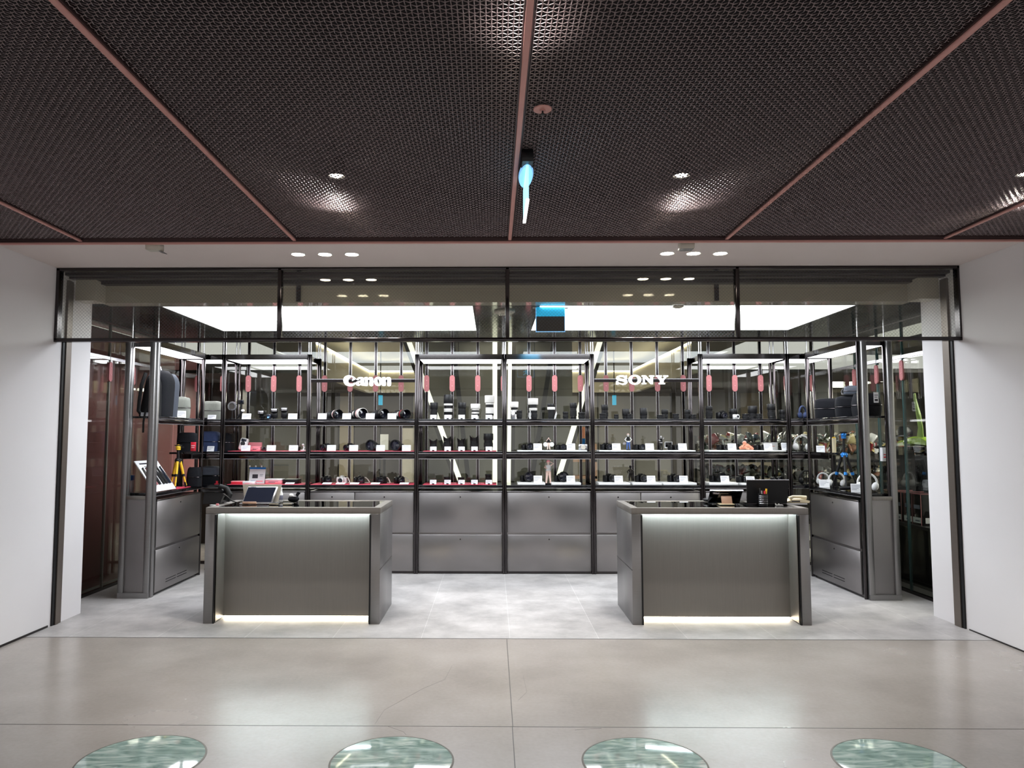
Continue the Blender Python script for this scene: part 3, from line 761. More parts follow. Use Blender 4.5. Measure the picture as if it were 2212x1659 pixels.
# ------------------------------------------------------------------ counters
def counter(lab, x0, x1, flip):
    y0, y1, H = 6.08, 6.80, .93
    t = thing('service_counter', lab, 'counter', (x0, y0, 0), 0, 'two brushed steel service counters'); W, D = x1 - x0, y1 - y0
    LW = .088; RC = .19
    tp = obj('top', MB().box(0, W, 0, .05, H - .05, H, ch=.003).box(0, W, D - .05, D, H - .05, H, ch=.003).box(0, .06, .05, D - .05, H - .05, H, ch=.003).box(W - .06, W, .05, D - .05, H - .05, H, ch=.003), 'steel_h', t)
    obj('glass_inset', MB().box(.06, W - .06, .05, D - .05, H - .012, H - .003), 'glass_top', tp)
    obj('tray', MB().box(.06, W - .06, RC + .03, D - .05, H - .1, H - .09).box(.06, W - .06, .05, RC + .03, H - .05, H - .044), 'black', tp)
    for s in (0, 1):
        xa = 0 if s == 0 else W - LW
        sd = obj('side_panel', MB().box(xa, xa + LW, 0, D, 0, H - .052, ch=.002), 'steel', t)
        xs = xa + LW - .012 if s == 0 else xa
        obj('shadow_gap', MB().box(xs, xs + .012, -.002, .02, .0, H - .06), 'black', sd)
        obj('seam', MB().box(-.001 if s == 0 else W - .002, .002 if s == 0 else W + .001, .0, D, .43, .436), 'dark_steel', sd)
    fp = obj('front_panel', MB().box(LW, W - LW, RC, RC + .01, .02, H - .05), 'steel_h', t)
    xs = LW + .12 if not flip else W - LW - .12
    for xa in (LW, W - LW - .006): obj('side_return', MB().box(xa, xa + .006, .02, RC, .012, H - .06), 'steel_h', fp)
    obj('light_strip', MB().box(LW + .01, W - LW - .01, RC - .055, RC - .035, H - .058, H - .05), 'led_cool', t)
    obj('floor_light_strip', MB().box(LW + .01, W - LW - .01, RC + .012, RC + .04, .008, .02), 'led_warm', t)
    obj('rear_panel', MB().box(LW, W - LW, D - .04, D - .02, .1, H - .11), 'cab', t)
    return t


counter('brushed steel service counter on the left with tablet and phone', -2.345, -.915, False)
counter('brushed steel service counter on the right with laptop and pen cup', 1.122, 2.552, True)

# ------------------------------------------------------------------ illuminated signs
def letters(name, lab, shapes, parent_group):
    c = sum((Vector((p[0], 0, p[1])) for s in shapes for p in s[0]), Vector()) / sum(len(s[0]) for s in shapes)
    t = thing(name, lab, 'sign', (c.x, YB - .03, c.z), 0, parent_group)
    for outer, holes in shapes:
        sub = lambda lp: [(x - c.x, z - c.z) for x, z in lp]
        obj('letter', MB().prism(sub(outer), .022, None, 0, [sub(h) for h in holes], 1), ['sign', 'sign_side'], t)
    return t


def px2(lst, ox, oy, sc):
    return [(lambda q: (q.x, q.z))(P(ox + a / sc, oy + b / sc, Y=YB - .03)) for a, b in lst]


def smooth(lst, n=5):
    """Closed Catmull-Rom curve through the points."""
    out = []; k = len(lst)
    for i in range(k):
        p0, p1, p2, p3 = [np.array(lst[(i + d) % k], float) for d in (-1, 0, 1, 2)]
        for t in np.arange(n) / n:
            out.append(tuple(.5 * (2 * p1 + (p2 - p0) * t + (2 * p0 - 5 * p1 + 4 * p2 - p3) * t ** 2 + (3 * p1 - p0 - 3 * p2 + p3) * t ** 3)))
    return out


def oval(cx, cy, rx, ry, n=28, rot=0):
    return [(cx + rx * math.cos(a) * math.cos(rot) - ry * math.sin(a) * math.sin(rot), cy + rx * math.cos(a) * math.sin(rot) + ry * math.sin(a) * math.cos(rot)) for a in np.linspace(0, 2 * math.pi, n, endpoint=False)]


c1 = dict(ox=700, oy=780, sc=10.05); c2 = dict(ox=1290, oy=780, sc=9.217)
Cc = smooth([(690, 470), (665, 512), (605, 545), (535, 543), (470, 518), (430, 465), (420, 405), (445, 345), (505, 312), (575, 312), (640, 336), (688, 382), (655, 408), (606, 428), (626, 372), (596, 350), (555, 372), (527, 412), (528, 460), (560, 488), (620, 488), (665, 466)])
aa = smooth([(702, 400), (735, 360), (795, 345), (850, 358), (868, 395), (866, 470), (888, 528), (812, 530), (800, 512), (765, 534), (715, 530), (688, 495), (702, 452), (755, 428), (792, 418), (788, 388), (762, 392), (735, 412)])
nn = smooth([(872, 372), (880, 352), (935, 344), (950, 368), (995, 346), (1045, 354), (1064, 395), (1064, 528), (988, 530), (986, 412), (966, 402), (950, 420), (950, 530), (872, 530), (884, 470), (884, 400)], 4)
letters('illuminated_sign', 'glowing white bold serif letters standing on the left sign rail', [
    (px2(Cc, **c1), []), (px2(aa, **c1), [px2(oval(772, 482, 20, 18, 14), **c1)]), (px2(nn, **c1), []),
    (px2(oval(1176, 440, 94, 100), **c1), [px2(oval(1178, 442, 18, 62, 20, -.17), **c1)]), (px2([(x + 386, y) for x, y in nn], **c1), [])], 'illuminated brand signs on rails')
SS = [(592, 285), (592, 365), (560, 365), (540, 330), (495, 314), (440, 322), (436, 338), (480, 350), (565, 362), (604, 392), (602, 432), (570, 464), (510, 474), (440, 456), (412, 468), (378, 468), (378, 395), (410, 395), (432, 428), (490, 446), (540, 440), (552, 420), (500, 403), (415, 390), (376, 355), (388, 305), (450, 281), (520, 284), (562, 296), (568, 285)]
NN = [(885, 285), (970, 285), (1060, 378), (1060, 312), (1035, 310), (1035, 285), (1140, 285), (1140, 310), (1113, 312), (1113, 460), (1066, 460), (950, 342), (950, 434), (980, 436), (980, 460), (885, 460), (885, 436), (912, 434), (912, 312), (885, 310)]
YY = [(1165, 285), (1290, 285), (1290, 310), (1264, 312), (1302, 358), (1343, 312), (1315, 310), (1315, 285), (1415, 285), (1415, 312), (1385, 315), (1325, 386), (1325, 434), (1352, 436), (1352, 460), (1225, 460), (1225, 436), (1252, 434), (1252, 388), (1190, 312), (1165, 310)]
letters('illuminated_sign', 'glowing white capital slab letters standing on the right sign rail', [
    (px2(SS, **c2), []), (px2(oval(750, 372, 130, 99), **c2), [px2(oval(750, 372, 60, 68, 24), **c2)]), (px2(NN, **c2), []), (px2(YY, **c2), [])], 'illuminated brand signs on rails')

# ================================================================== MERCHANDISE
YI = YB + .15                                      # usual depth of goods on the rear shelves
YCARD = YB + .05


def card_mb(w, h, foot):
    """Leaning printed card with a rear strut; grey rules stand for the print."""
    T = Matrix.Rotation(math.radians(-16), 4, 'X')
    mb = MB().box(-w / 2, w / 2, -.001, .001, .0, h, 0, T=T)
    n = 4
    for i in range(n):
        z = h * (.80 - .17 * i); l = (.7, .84, .55, .4)[i] * w
        mb.box(-w * .43, -w * .43 + l, -.0018, -.001, z, z + h * .045, 1, T=T)
    mb.box(-w * .16, w * .16, 0, h * .45, 0, .0015, 0)
    if foot: mb.box(-w * .17, w * .17, -.006, .012, 0, h * .22, 2)
    return mb


def card(lab, px, z, Y=None, X=None, w=.098, h=.068, rz=0, group=None, foot=False):
    p = P(px, 950, X=X) if X is not None else P(px, 950, Y=Y if Y is not None else YCARD)
    o = part('price_card', None, ('card', w, h, foot), lambda: card_mb(w, h, foot), ['card', 'ink', 'black'], (p.x, p.y, z), (0, 0, rz))
    return tag(o, lab, 'price card', group or 'white price cards on the shelves')


def body_mb(w, h, d, hump):
    """Camera body with rounded ends, grip and top-plate steps."""
    prof = [(-w * .5, .12 * h), (-w * .46, 0), (w * .46, 0), (w * .5, .12 * h), (w * .5, h * .78), (w * .44, h * .86), (w * .2, h * .88), (-w * .2, h * .88), (-w * .42, h * .9), (-w * .5, h * .8)]
    mb = MB().prism(prof, d * .62, Matrix.Translation((0, -d * .31, 0)))
    mb.ell((-w * .38, -d * .36, h * .46), (w * .13, d * .30, h * .44), 12)
    mb.cyl((-w * .38, -d * .4, h * .84), (-w * .38, -d * .4, h * .92), w * .04, n=10)
    return mb


def camera(lab, px, z, rz=0., L=.06, r=.036, col='black', hump=True, w=.13, h=.09, strap=None, group=None, Y=None, py=None, lenscol=None, tilt=0, hood=False):
    Y = YI if Y is None else Y
    t = thing('camera', lab, 'camera', (PX(px, Y), Y, z), rz, group)
    lenscol = lenscol or col
    part('body', t, ('cb', w, h, col), lambda: body_mb(w, h, .062, hump), col)
    if hump:
        part('viewfinder_hump', t, ('ch', w, h, col), lambda: MB().prism([(-w * .15, h * .8), (w * .17, h * .8), (w * .12, h * 1.03), (w * .06, h * 1.1), (-w * .05, h * 1.1), (-w * .11, h * 1.03)], .052, Matrix.Translation((0, -.03, 0))), col)
    part('dial', t, ('cd', w, h), lambda: MB().cyl((w * .36, 0, h * .86), (w * .36, 0, h * .99), w * .085, n=16), 'black' if col == 'black' else 'silver')
    ho = r * (1.25 if hood else 1.0)
    T = Matrix.Translation((w * .05, -.03, max(h * .44, ho * 1.03))) @ Matrix.Rotation(math.pi / 2, 4, 'X')
    l = part('lens', t, ('cl', w, h, L, r, lenscol, hood), lambda: MB().lathe([(r * .85, 0), (r * .9, L * .2), (r * .82, L * .22), (r * .95, L * .3), (r, L * .35), (r, L * .62), (r * .93, L * .65), (ho, L * .7), (ho, L), (ho * .86, L), (ho * .8, L * .86), (1e-5, L * .84)], 24, 0, T), lenscol if not hood else 'black')
    part('front_element', l, ('cf', w, h, L, r), lambda: MB().lathe([(ho * .76, L * .865), (ho * .5, L * .9), (1e-5, L * .92)], 20, 0, T), 'glass_lens')
    part('lens_ring', l, ('cr', w, h, L, r), lambda: MB().lathe([(r * 1.015, L * .58), (r * 1.02, L * .6), (r * 1.015, L * .61)], 24, 0, T), 'silver')
    if strap:
        part('strap', t, ('cs', strap), lambda: MB().tube([(w * .46, 0, h * .75), (w * .62, -.01, h * .8), (w * .78, -.03, h * .55), (w * .92, -.05, h * .2), (w * 1.0, -.04, .006), (w * .7, -.0, .005), (w * .5, .02, .005)], .006, 6), strap)
    return t


def lens(lab, px, z, H, R, segs, Y=None, group=None, X=None, petal=False):
    """Standing lens. segs: (top fraction, radius factor, material); the last one is the hood."""
    p = P(px, 950, X=X) if X is not None else P(px, 950, Y=YI if Y is None else Y)
    t = thing('camera_lens', lab, 'lens', (p.x, p.y, z), 0, group)
    mats = sorted({s[2] for s in segs[:-1]}); prof, mi, z0 = [(R * .8, 0), (R * .86, H * .03)], [0], H * .03
    for f, k, m in segs[:-1]:
        j = mats.index(m); z1 = H * f
        prof += [(R * k, z0 + .001), (R * k, z1 - .001)]; mi += [j, j]; z0 = z1
    part('barrel', t, ('lb', H, R, str(segs)), lambda: MB().lathe(prof + [(1e-5, z0)], 24, mats=mi + [0]), mats)
    f, k, m = segs[-1]; r = R * k
    if petal:
        def hood():
            n = 32; mb = MB(); v, fc = [], []
            for i in range(n):
                a = 2 * math.pi * i / n; top = H - (H - z0) * .45 * (.5 - .5 * math.cos(2 * a))
                for q, zz in ((R * .95, z0), (r, top), (r * .92, top), (R * .86, z0 + .002)): v.append((q * math.cos(a), q * math.sin(a), zz))
            for i in range(n):
                j = (i + 1) % n
                for q in range(4): fc.append((i * 4 + q, j * 4 + q, j * 4 + (q + 1) % 4, i * 4 + (q + 1) % 4))
            return mb.add(v, fc)
    else:
        hood = lambda: MB().lathe([(r * .96, z0), (r, z0 + .004), (r, H - .002), (r * .97, H), (r * .9, H), (r * .86, H - .02), (r * .84, z0 + .004)], 24)
    part('hood', t, ('lh', H, R, str(segs), petal), hood, m)
    part('front_element', t, ('lf', H, R, str(segs)), lambda: MB().lathe([(r * .82, z0 + .004), (r * .4, z0 + .012), (1e-5, z0 + .014)], 20), 'glass_lens')
    return t


K = 'black'
def black_lens(lab, px, z, H, R, hood=.62, flare=1.12, **kw):
    return lens(lab, px, z, H, R, [(.18, .9, K), (.2, .82, 'silver'), (hood * .75, 1.0, 'black_rub'), (hood, .93, K), (1, flare, K)], **kw)


def carton(name, lab, cat, px, z, w, d, h, m, Y=None, X=None, rz=0, group=None, top=None, print_m=None, tilt=0):
    p = P(px, 950, X=X) if X is not None else P(px, 950, Y=YI if Y is None else Y)
    t = thing(name, lab, cat, (p.x, p.y, z), rz, group); t.rotation_euler.x = tilt
    obj('body', MB().box(-w / 2, w / 2, -d / 2, d / 2, 0, h * (.7 if top else 1), ch=.002), m, t)
    if top: obj('lid', MB().box(-w / 2 - .002, w / 2 + .002, -d / 2 - .002, d / 2 + .002, h * .7, h, ch=.002), top, t)
    if print_m:
        obj('print', MB().box(-w * .3, w * .1, -d / 2 - .0012, -d / 2, h * .25, h * .36).box(-w * .3, w * .3, -d / 2 - .0012, -d / 2, h * .45, h * .52), print_m, t)
    return t


def mat_sheet(name, lab, cat, xa, xb, z, m, th=.005, y0=None, y1=None, group=None):
    y0 = YB + .015 if y0 is None else y0; y1 = YB + .44 if y1 is None else y1
    o = obj(name, MB().box(-(xb - xa) / 2, (xb - xa) / 2, 0, y1 - y0, 0, th, ch=.001), m, None, ((xa + xb) / 2, y0, z))
    return tag(o, lab, cat, group)


ORD = ('first', 'second', 'third', 'fourth', 'fifth')
# ------------------------------------------------------------------ left sign bay (B)
mat_sheet('display_mat', 'red display mat on the middle shelf under the left sign', 'display mat', POST[1] + .03, POST[2] - .03, Z_MID, 'red_mat', group='red display mats')
mat_sheet('display_mat', 'red display mat on the bottom shelf under the left sign', 'display mat', POST[1] + .03, POST[2] - .03, Z_BOT, 'red_mat', group='red display mats')
mat_sheet('display_mat', 'red display mat on the middle shelf of the centre-left bay', 'display mat', POST[2] + .07, POST[3] - .09, Z_MID, 'red_mat', group='red display mats')
mat_sheet('display_mat', 'red display mat on the bottom shelf of the centre-left bay', 'display mat', POST[2] + .07, POST[3] - .09, Z_BOT, 'red_mat', group='red display mats')
mat_sheet('display_mat', 'red display mat on the middle shelf of the outer left bay', 'display mat', POST[0] + .06, POST[1] - .05, Z_MID, 'red_mat', group='red display mats')
mat_sheet('display_mat', 'red display mat on the bottom shelf of the outer left bay', 'display mat', POST[0] + .06, POST[1] - .05, Z_BOT, 'red_mat', group='red display mats')
zm, zb = Z_MID + .005, Z_BOT + .005
for i, px in enumerate((695, 748, 799, 846)):
    card(f'white price card, {ORD[i]} from left, top shelf under the left sign', px, Z_UP)


def tele(lab, px, R, L, m, rings, hood_m, Y, bodycol='black', rz=.62, petal=False):
    """Long lens lying on its side with its mouth towards the room and a camera body behind."""
    x = PX(px, Y)
    t = thing('camera_with_long_lens', lab, 'camera', (x, Y, Z_UP), rz, 'cameras with long lenses on the top shelf under the left sign')
    T = Matrix.Translation((0, 0, R * 1.03)) @ Matrix.Rotation(math.pi / 2, 4, 'X')
    obj('barrel', MB().lathe([(R * .62, -L), (R * .66, -L * .6), (R * .8, -L * .55), (R * .8, -L * .3), (R * .92, -L * .25), (R * .92, 0)], 28, 0, T), m, t)
    obj('hood', MB().lathe([(R * .96, -.005), (R, .0), (R, .055), (R * .95, .058), (R * .92, .055), (R * .86, .0), (R * .8, -.01)], 32, 0, T, mats=[0, 0, 0, 0, 1, 1]), [hood_m, 'black'], t)
    obj('front_element', MB().lathe([(R * .93, .0025), (R * .6, .006), (1e-5, .010)], 24, 0, T), 'glass_lens', t)
    for k, (m2, a, b) in enumerate(rings):
        obj('ring', MB().lathe([(R * .95, a), (R * .97, a + .001), (R * .97, b - .001), (R * .95, b)], 28, 0, T), m2, t)
    T2 = Matrix.Translation((0, L + .03, 0))
    obj('body', MB().box(-.068, .068, L - .005, L + .055, .0, .085, ch=.012), bodycol, t)
    obj('viewfinder_hump', MB().prism([(-.03, .08), (.03, .08), (.02, .108), (-.02, .108)], .05, Matrix.Translation((0, L, 0))), bodycol, t)
    return t


tele('black long lens with white and red rings, first camera from left on top shelf', 727, .055, .12, 'black', [('white_lens', -.03, -.018), ('red', -.012, -.008)], 'black', YB + .16)
tele('white long lens with black mouth on a camera, second on top shelf under left sign', 779, .063, .16, 'white_lens', [('black', -.075, -.06), ('black', -.045, -.032), ('red', -.015, -.011)], 'white_lens', YB + .17)
tele('black lens with petal hood, third on top shelf under the left sign', 826, .059, .11, 'black', [('black_rub', -.06, -.03)], 'black', YB + .15)
tele('black hooded lens with white and red rings, last on top shelf under left sign', 873, .056, .13, 'white_lens', [('black', -.055, -.042), ('red', -.03, -.02), ('black', -.018, -.006)], 'black', YB + .16)
for i, (px, L, r, rz, hd) in enumerate(((706, .055, .036, -.55, False), (757, .05, .034, -.75, False), (811, .10, .050, -.35, True), (862, .10, .05, -.3, True))):
    camera(f'black camera with {"short" if i < 2 else "wide hooded"} lens, {ORD[i]} from left, middle shelf under left sign', px, zm, rz, L, r, hood=hd, group='black cameras on the middle shelf under the left sign', w=.125, h=.078)
for i, px in enumerate((716, 764, 822, 878)):
    card(f'white price card, {ORD[i]} from left, middle shelf under the left sign', px, zm, rz=.12, Y=YB + .03)
for i, (px, L, r, rz, col, st) in enumerate(((706, .05, .032, .5, 'black', None), (740, .055, .034, -.15, 'white', 'beige_strap'), (777, .05, .034, .35, 'black', 'beige_strap'), (825, .05, .033, -.05, 'black', 'beige_strap'), (863, .055, .034, .45, 'black', 'beige_strap'))):
    camera(f'{col} camera with {"black lens and " if col == "white" else ""}{"no strap" if not st else "beige strap"}, {ORD[i]} from left, bottom shelf under left sign', px, zb, rz, L, r, col, Y=YI + .05, w=.118, h=.082, strap=st, group='cameras on the bottom shelf under the left sign', lenscol='black' if col == 'white' and i != 1 else None)
for i, px in enumerate((708, 737, 767, 812, 874)):
    p = P(px, 950, Y=YB + .05)
    o = part('price_card', None, 'flatcard', lambda: MB().box(-.05, .05, -.035, .035, 0, .003, 0, T=Matrix.Rotation(.2, 4, 'X') @ Matrix.Translation((0, 0, .008))).box(-.04, .03, -.02, -.016, .003, .0042, 1, T=Matrix.Rotation(.2, 4, 'X') @ Matrix.Translation((0, 0, .008))).box(-.04, .01, .0, .004, .003, .0042, 1, T=Matrix.Rotation(.2, 4, 'X') @ Matrix.Translation((0, 0, .008))), ['card', 'ink'], (p.x, p.y, zb))
    tag(o, f'white price card lying low, {ORD[i]} from left, bottom shelf under left sign', 'price card', 'white price cards on the shelves')

# ------------------------------------------------------------------ centre-left bay (C): standing lenses
W = 'white_lens'
lens('plain black hooded lens, first from left, top shelf of centre-left bay', 937, Z_UP, .19, .045, [(.2, .85, K), (.5, .9, 'black_rub'), (.62, .85, K), (1, 1.02, K)])
lens('tall black and white banded lens with black hood, top shelf of centre-left bay', 968, Z_UP, .28, .052, [(.05, .85, K), (.18, .9, W), (.3, .92, K), (.44, .95, W), (.56, .9, K), (.64, .98, W), (1, 1.0, K)])
lens('plain black hooded lens in the middle of the centre-left top shelf', 998, Z_UP, .19, .046, [(.2, .85, K), (.55, .95, 'black_rub'), (.66, .9, K), (1, 1.02, K)])
lens('short white lens with black bands, fourth on top shelf of centre-left bay', 1027, Z_UP, .175, .05, [(.22, .8, W), (.36, .85, K), (.48, .88, W), (.58, .84, K), (.68, .9, W), (1, 1.1, W)])
lens('tallest white lens with white hood, right end of centre-left top shelf', 1058, Z_UP, .27, .053, [(.16, .82, W), (.24, .85, K), (.5, .9, W), (.62, .84, K), (.7, .9, W), (1, 1.08, W)])
for i, (px, H, R, pet) in enumerate(((936, .135, .044, True), (966, .17, .044, True), (996, .145, .043, True), (1024, .175, .047, True), (1055, .195, .052, False))):
    black_lens(f'black lens with {"petal" if pet else "straight round"} hood, {ORD[i]} from left, middle shelf of centre-left bay', px, zm, H, R, .62, 1.08, petal=pet, group='black lenses on the middle shelf of the centre-left bay')
for i, (px, H, R) in enumerate(((936, .045, .042), (966, .075, .038), (996, .07, .038), (1024, .05, .04), (1055, .105, .038))):
    black_lens(f'{"tallest " if i == 4 else "short "}black lens, {ORD[i]} from left, bottom shelf of centre-left bay', px, zb, H, R, .8, 1.0, group='short lenses on the bottom shelf of the centre-left bay', Y=YB + .2)
for nm, z in (('top', Z_UP), ('middle', zm), ('bottom', zb)):
    for i, px in enumerate((936, 967, 997, 1025, 1056)):
        card(f'small white card in clip, {ORD[i]} from left, {nm} shelf of centre-left bay', px, z, w=.072, h=.05, foot=True)
clip_n = 0
for i, px in enumerate((950, 980, 1010, 1040)):
    p = P(px, 950, Y=YCARD + .05)
    o = part('price_strip', None, 'strip3', lambda: MB().box(-.03, .03, -.02, .02, 0, .012, 0).box(-.026, .026, -.0205, -.02, .003, .008, 1), ['pink', 'ink_dark'], (p.x, p.y, zb))
    tag(o, f'small pink tag block, {ORD[i]} of four between the bottom cards, centre-left bay', 'price tag', 'pink tag blocks on the bottom shelf')

# ------------------------------------------------------------------ centre-right bay (D)
lens('white lens at the left end of the centre-right top shelf', 1111, Z_UP, .205, .046, [(.3, .85, W), (.42, .85, K), (.55, .88, W), (.68, .84, K), (1, 1.05, W)], Y=YB + .3)
lens('tall white lens, second white one on the centre-right top shelf', 1152, Z_UP, .245, .054, [(.3, .82, W), (.4, .85, K), (.55, .88, W), (.7, .84, K), (1, 1.08, W)], Y=YB + .3)
black_lens('black lens standing in front of the short white lens, centre-right top shelf', 1122, Z_UP, .10, .033, .8, 1.0)
black_lens('black lens standing before the tall white lens, centre-right top shelf', 1154, Z_UP, .10, .037, .8, 1.0)
lens('black lens with one white ring, middle of the centre-right top shelf', 1191, Z_UP, .175, .043, [(.12, .8, K), (.62, .86, 'black_rub'), (.80, 1.05, W), (1, .98, K)])
for i, (px, H, R, nm) in enumerate(((1222, .085, .032, 'short black lens right of the white-ringed lens, centre-right top shelf'), (1239, .19, .04, 'tall black lens near the right end of the centre-right top shelf'), (1257, .08, .04, 'low wide black lens at the right end of the centre-right top shelf'))):
    black_lens(nm, px, Z_UP, H, R, .7, 1.02, Y=YI + (.1 if i == 1 else 0))
t = thing('compact_camera', 'small silver compact camera standing on end, centre-right top shelf', 'camera', (PX(1108, YB + .08), YB + .08, Z_UP))
obj('body', MB().box(-.025, .025, -.015, .015, 0, .1, ch=.008), 'silver', t)
obj('lens', MB().cyl((0, -.015, .065), (0, -.04, .065), .019, n=18), 'white', t)
t = thing('wrist_strap', 'white wrist strap hanging by the lens before the tall white lens', 'strap', (PX(1145, YB + .1), YB + .1, Z_UP))
obj('loop', MB().tube([(0, 0, .003), (-.012, 0, .03), (-.008, 0, .07), (.004, 0, .095), (.01, 0, .06), (.004, 0, .01)], .004, 6), 'white', t)
t = thing('wrist_strap', 'white wrist strap beside the white-ringed black lens', 'strap', (PX(1199, YB + .1), YB + .1, Z_UP))
obj('loop', MB().tube([(0, 0, .003), (.012, 0, .03), (.02, 0, .06), (.018, 0, .085), (.006, 0, .05), (-.004, 0, .004)], .004, 6), 'white', t)


def riser(lab, pa, pb, z, th=.02, d=.34):
    xa, xb = PX(pa, YB + .02), PX(pb, YB + .02)
    return mat_sheet('display_riser', lab, 'display riser', xa, xb, z, 'white', th, YB + .015, YB + .015 + d, 'white display risers')


riser('thin white riser across the middle shelf of the centre-right bay', 1118, 1268, Z_MID, .014)
riser('thin white riser across the middle shelf under the right sign', 1294, 1502, Z_MID, .014)
riser('thin white riser across the middle shelf of the outer right bay', 1531, 1697, Z_MID, .014)
riser('white riser under the left-hand camera, bottom shelf of centre-right bay', 1118, 1177, Z_BOT, .026)
riser('white riser under the right-hand camera, bottom shelf of centre-right bay', 1191, 1254, Z_BOT, .026)
for i, (a, b) in enumerate(((1292, 1360), (1366, 1428), (1432, 1503))):
    riser(f'white riser, {ORD[i]} of three, bottom shelf under the right sign', a, b, Z_BOT, .026)
riser('white riser at the left end of the outer right bay, bottom shelf', 1530, 1592, Z_BOT, .026)
riser('white riser behind the laptop, bottom shelf of the outer right bay', 1600, 1698, Z_BOT, .02)
zr, zq = Z_MID + .014, Z_BOT + .026
for lab, px, rz, L, r, z, h in (
        ('black camera with round lens, left on middle shelf of centre-right bay', 1139, .35, .06, .04, zr, .07),
        ('low flat black camera, right on middle shelf of centre-right bay', 1213, .25, .03, .034, zr, .066),
        ('black camera with big round lens, left on bottom shelf of centre-right bay', 1136, .3, .085, .047, zq, .082),
        ('black camera with big round lens, right on bottom shelf of centre-right bay', 1209, .3, .085, .047, zq, .082),
        ('black camera, first from left on middle shelf under the right sign', 1309, .45, .05, .035, zr, .075),
        ('compact black camera, second from left on middle shelf under the right sign', 1381, .4, .04, .034, zr, .07),
        ('long black camera, right on middle shelf under the right sign', 1454, .55, .06, .033, zr, .066),
        ('black camera on the first white riser, bottom shelf under the right sign', 1314, .5, .07, .042, zq, .085),
        ('black camera on the second white riser, bottom shelf under the right sign', 1383, .35, .06, .04, zq, .085),
        ('black camera on the third white riser, bottom shelf under the right sign', 1453, .4, .06, .04, zq, .085),
        ('black camera, left on middle shelf of the outer right bay', 1560, .5, .06, .034, zr, .07),
        ('black camera, right on middle shelf of the outer right bay', 1640, .45, .05, .034, zr, .068),
        ('black camera with hooded lens on the left riser, outer right bottom shelf', 1543, .45, .09, .044, zq, .085),
        ('black camera above the tablet stand, outer right bottom shelf', 1598, .8, .05, .034, Z_BOT + .02, .075),
        ('black camera half hidden by the laptop lid, outer right bottom shelf', 1672, .7, .05, .034, Z_BOT + .02, .07)):
    camera(lab, px - 1, z, rz, L, r, w=.128, h=h, Y=YI + .06, group='black cameras on the right-hand shelves', hump=h > .072, hood=L > .08)
for lab, px, z in (('white price card right of the first camera, centre-right middle shelf', 1160, zr), ('white price card beside the flat camera, centre-right middle shelf', 1232, zr),
                   ('white price card on the left riser, centre-right bottom shelf', 1160, zq), ('white price card on the right riser, centre-right bottom shelf', 1231, zq),
                   ('white price card, first from left, middle shelf under right sign', 1330, zr), ('white price card, second from left, middle shelf under right sign', 1402, zr), ('white price card, third from left, middle shelf under right sign', 1473, zr),
                   ('white price card on the first riser under the right sign', 1334, zq), ('white price card on the second riser under the right sign', 1404, zq), ('white price card on the third riser under the right sign', 1474, zq),
                   ('white price card, left on middle shelf of outer right bay', 1580, zr), ('white price card, right on middle shelf of outer right bay', 1658, zr),
                   ('white price card on the left riser of outer right bay', 1563, zq), ('white price card above the tablet stand, outer right bay', 1618, Z_BOT + .02)):
    card(lab, px + 1.5, z, w=.094, h=.078, Y=YB + .035)

# lenses on the top shelves of the right-hand bays
for lab, px, H, R, hd, fl, dy in (
        ('tall black lens at the left end, top shelf under right sign', 1307, .17, .04, .66, 1.0, .12),
        ('low black lens in front at the left end, top shelf under right sign', 1302, .065, .036, .8, 1.0, 0),
        ('tiny black lens, third from left, top shelf under right sign', 1332, .055, .026, .8, 1.0, 0),
        ('black lens with broad hood left of centre, top shelf under right sign', 1353, .12, .042, .35, 1.05, .1),
        ('low black lens before the broad hooded lens, top shelf under right sign', 1361, .06, .032, .8, 1.0, 0),
        ('black lens with broad hood in the middle, top shelf under right sign', 1391, .13, .042, .35, 1.0, .05),
        ('black lens in the back row right of centre, top shelf under right sign', 1437, .115, .038, .6, 1.05, .14),
        ('low wide black lens in front right of centre, top shelf under right sign', 1428, .05, .045, .8, 1.0, 0),
        ('low black lens, third from the right end, top shelf under right sign', 1461, .062, .036, .8, 1.0, 0),
        ('black lens, second from the right end, top shelf under right sign', 1486, .11, .036, .6, 1.02, .05),
        ('low black lens at the right end, top shelf under right sign', 1499, .055, .032, .8, 1.0, 0),
        ('black lens at the left end, top shelf of outer right bay', 1533, .15, .04, .7, 1.0, .05),
        ('black lens, third from left, top shelf of outer right bay', 1585, .12, .045, .55, 1.05, .06),
        ('low black lens before the widest lens, top shelf of outer right bay', 1612, .06, .04, .8, 1.0, 0),
        ('wide tall black lens in the middle, top shelf of outer right bay', 1627, .155, .05, .5, 1.06, .14),
        ('low black lens right of the widest lens, top shelf of outer right bay', 1641, .06, .034, .8, 1.0, 0),
        ('tall black lens with ribbed barrel, top shelf of outer right bay', 1668, .175, .044, .62, 1.08, .05),
        ('black lens at the right end, top shelf of outer right bay', 1692, .11, .04, .6, 1.02, .08)):
    black_lens(lab, px, Z_UP, H, R, hd, fl, Y=YI + dy, group='black lenses on the right-hand top shelves')
camera('black camera body, second from left on top shelf of outer right bay', 1560, Z_UP, .2, .04, .036, w=.12, h=.09, group='black cameras on the right-hand shelves')
camera('small white camera at the front of the outer right top shelf', 1591, Z_UP, .1, .02, .018, 'white', w=.06, h=.058, hump=False, Y=YB + .08)


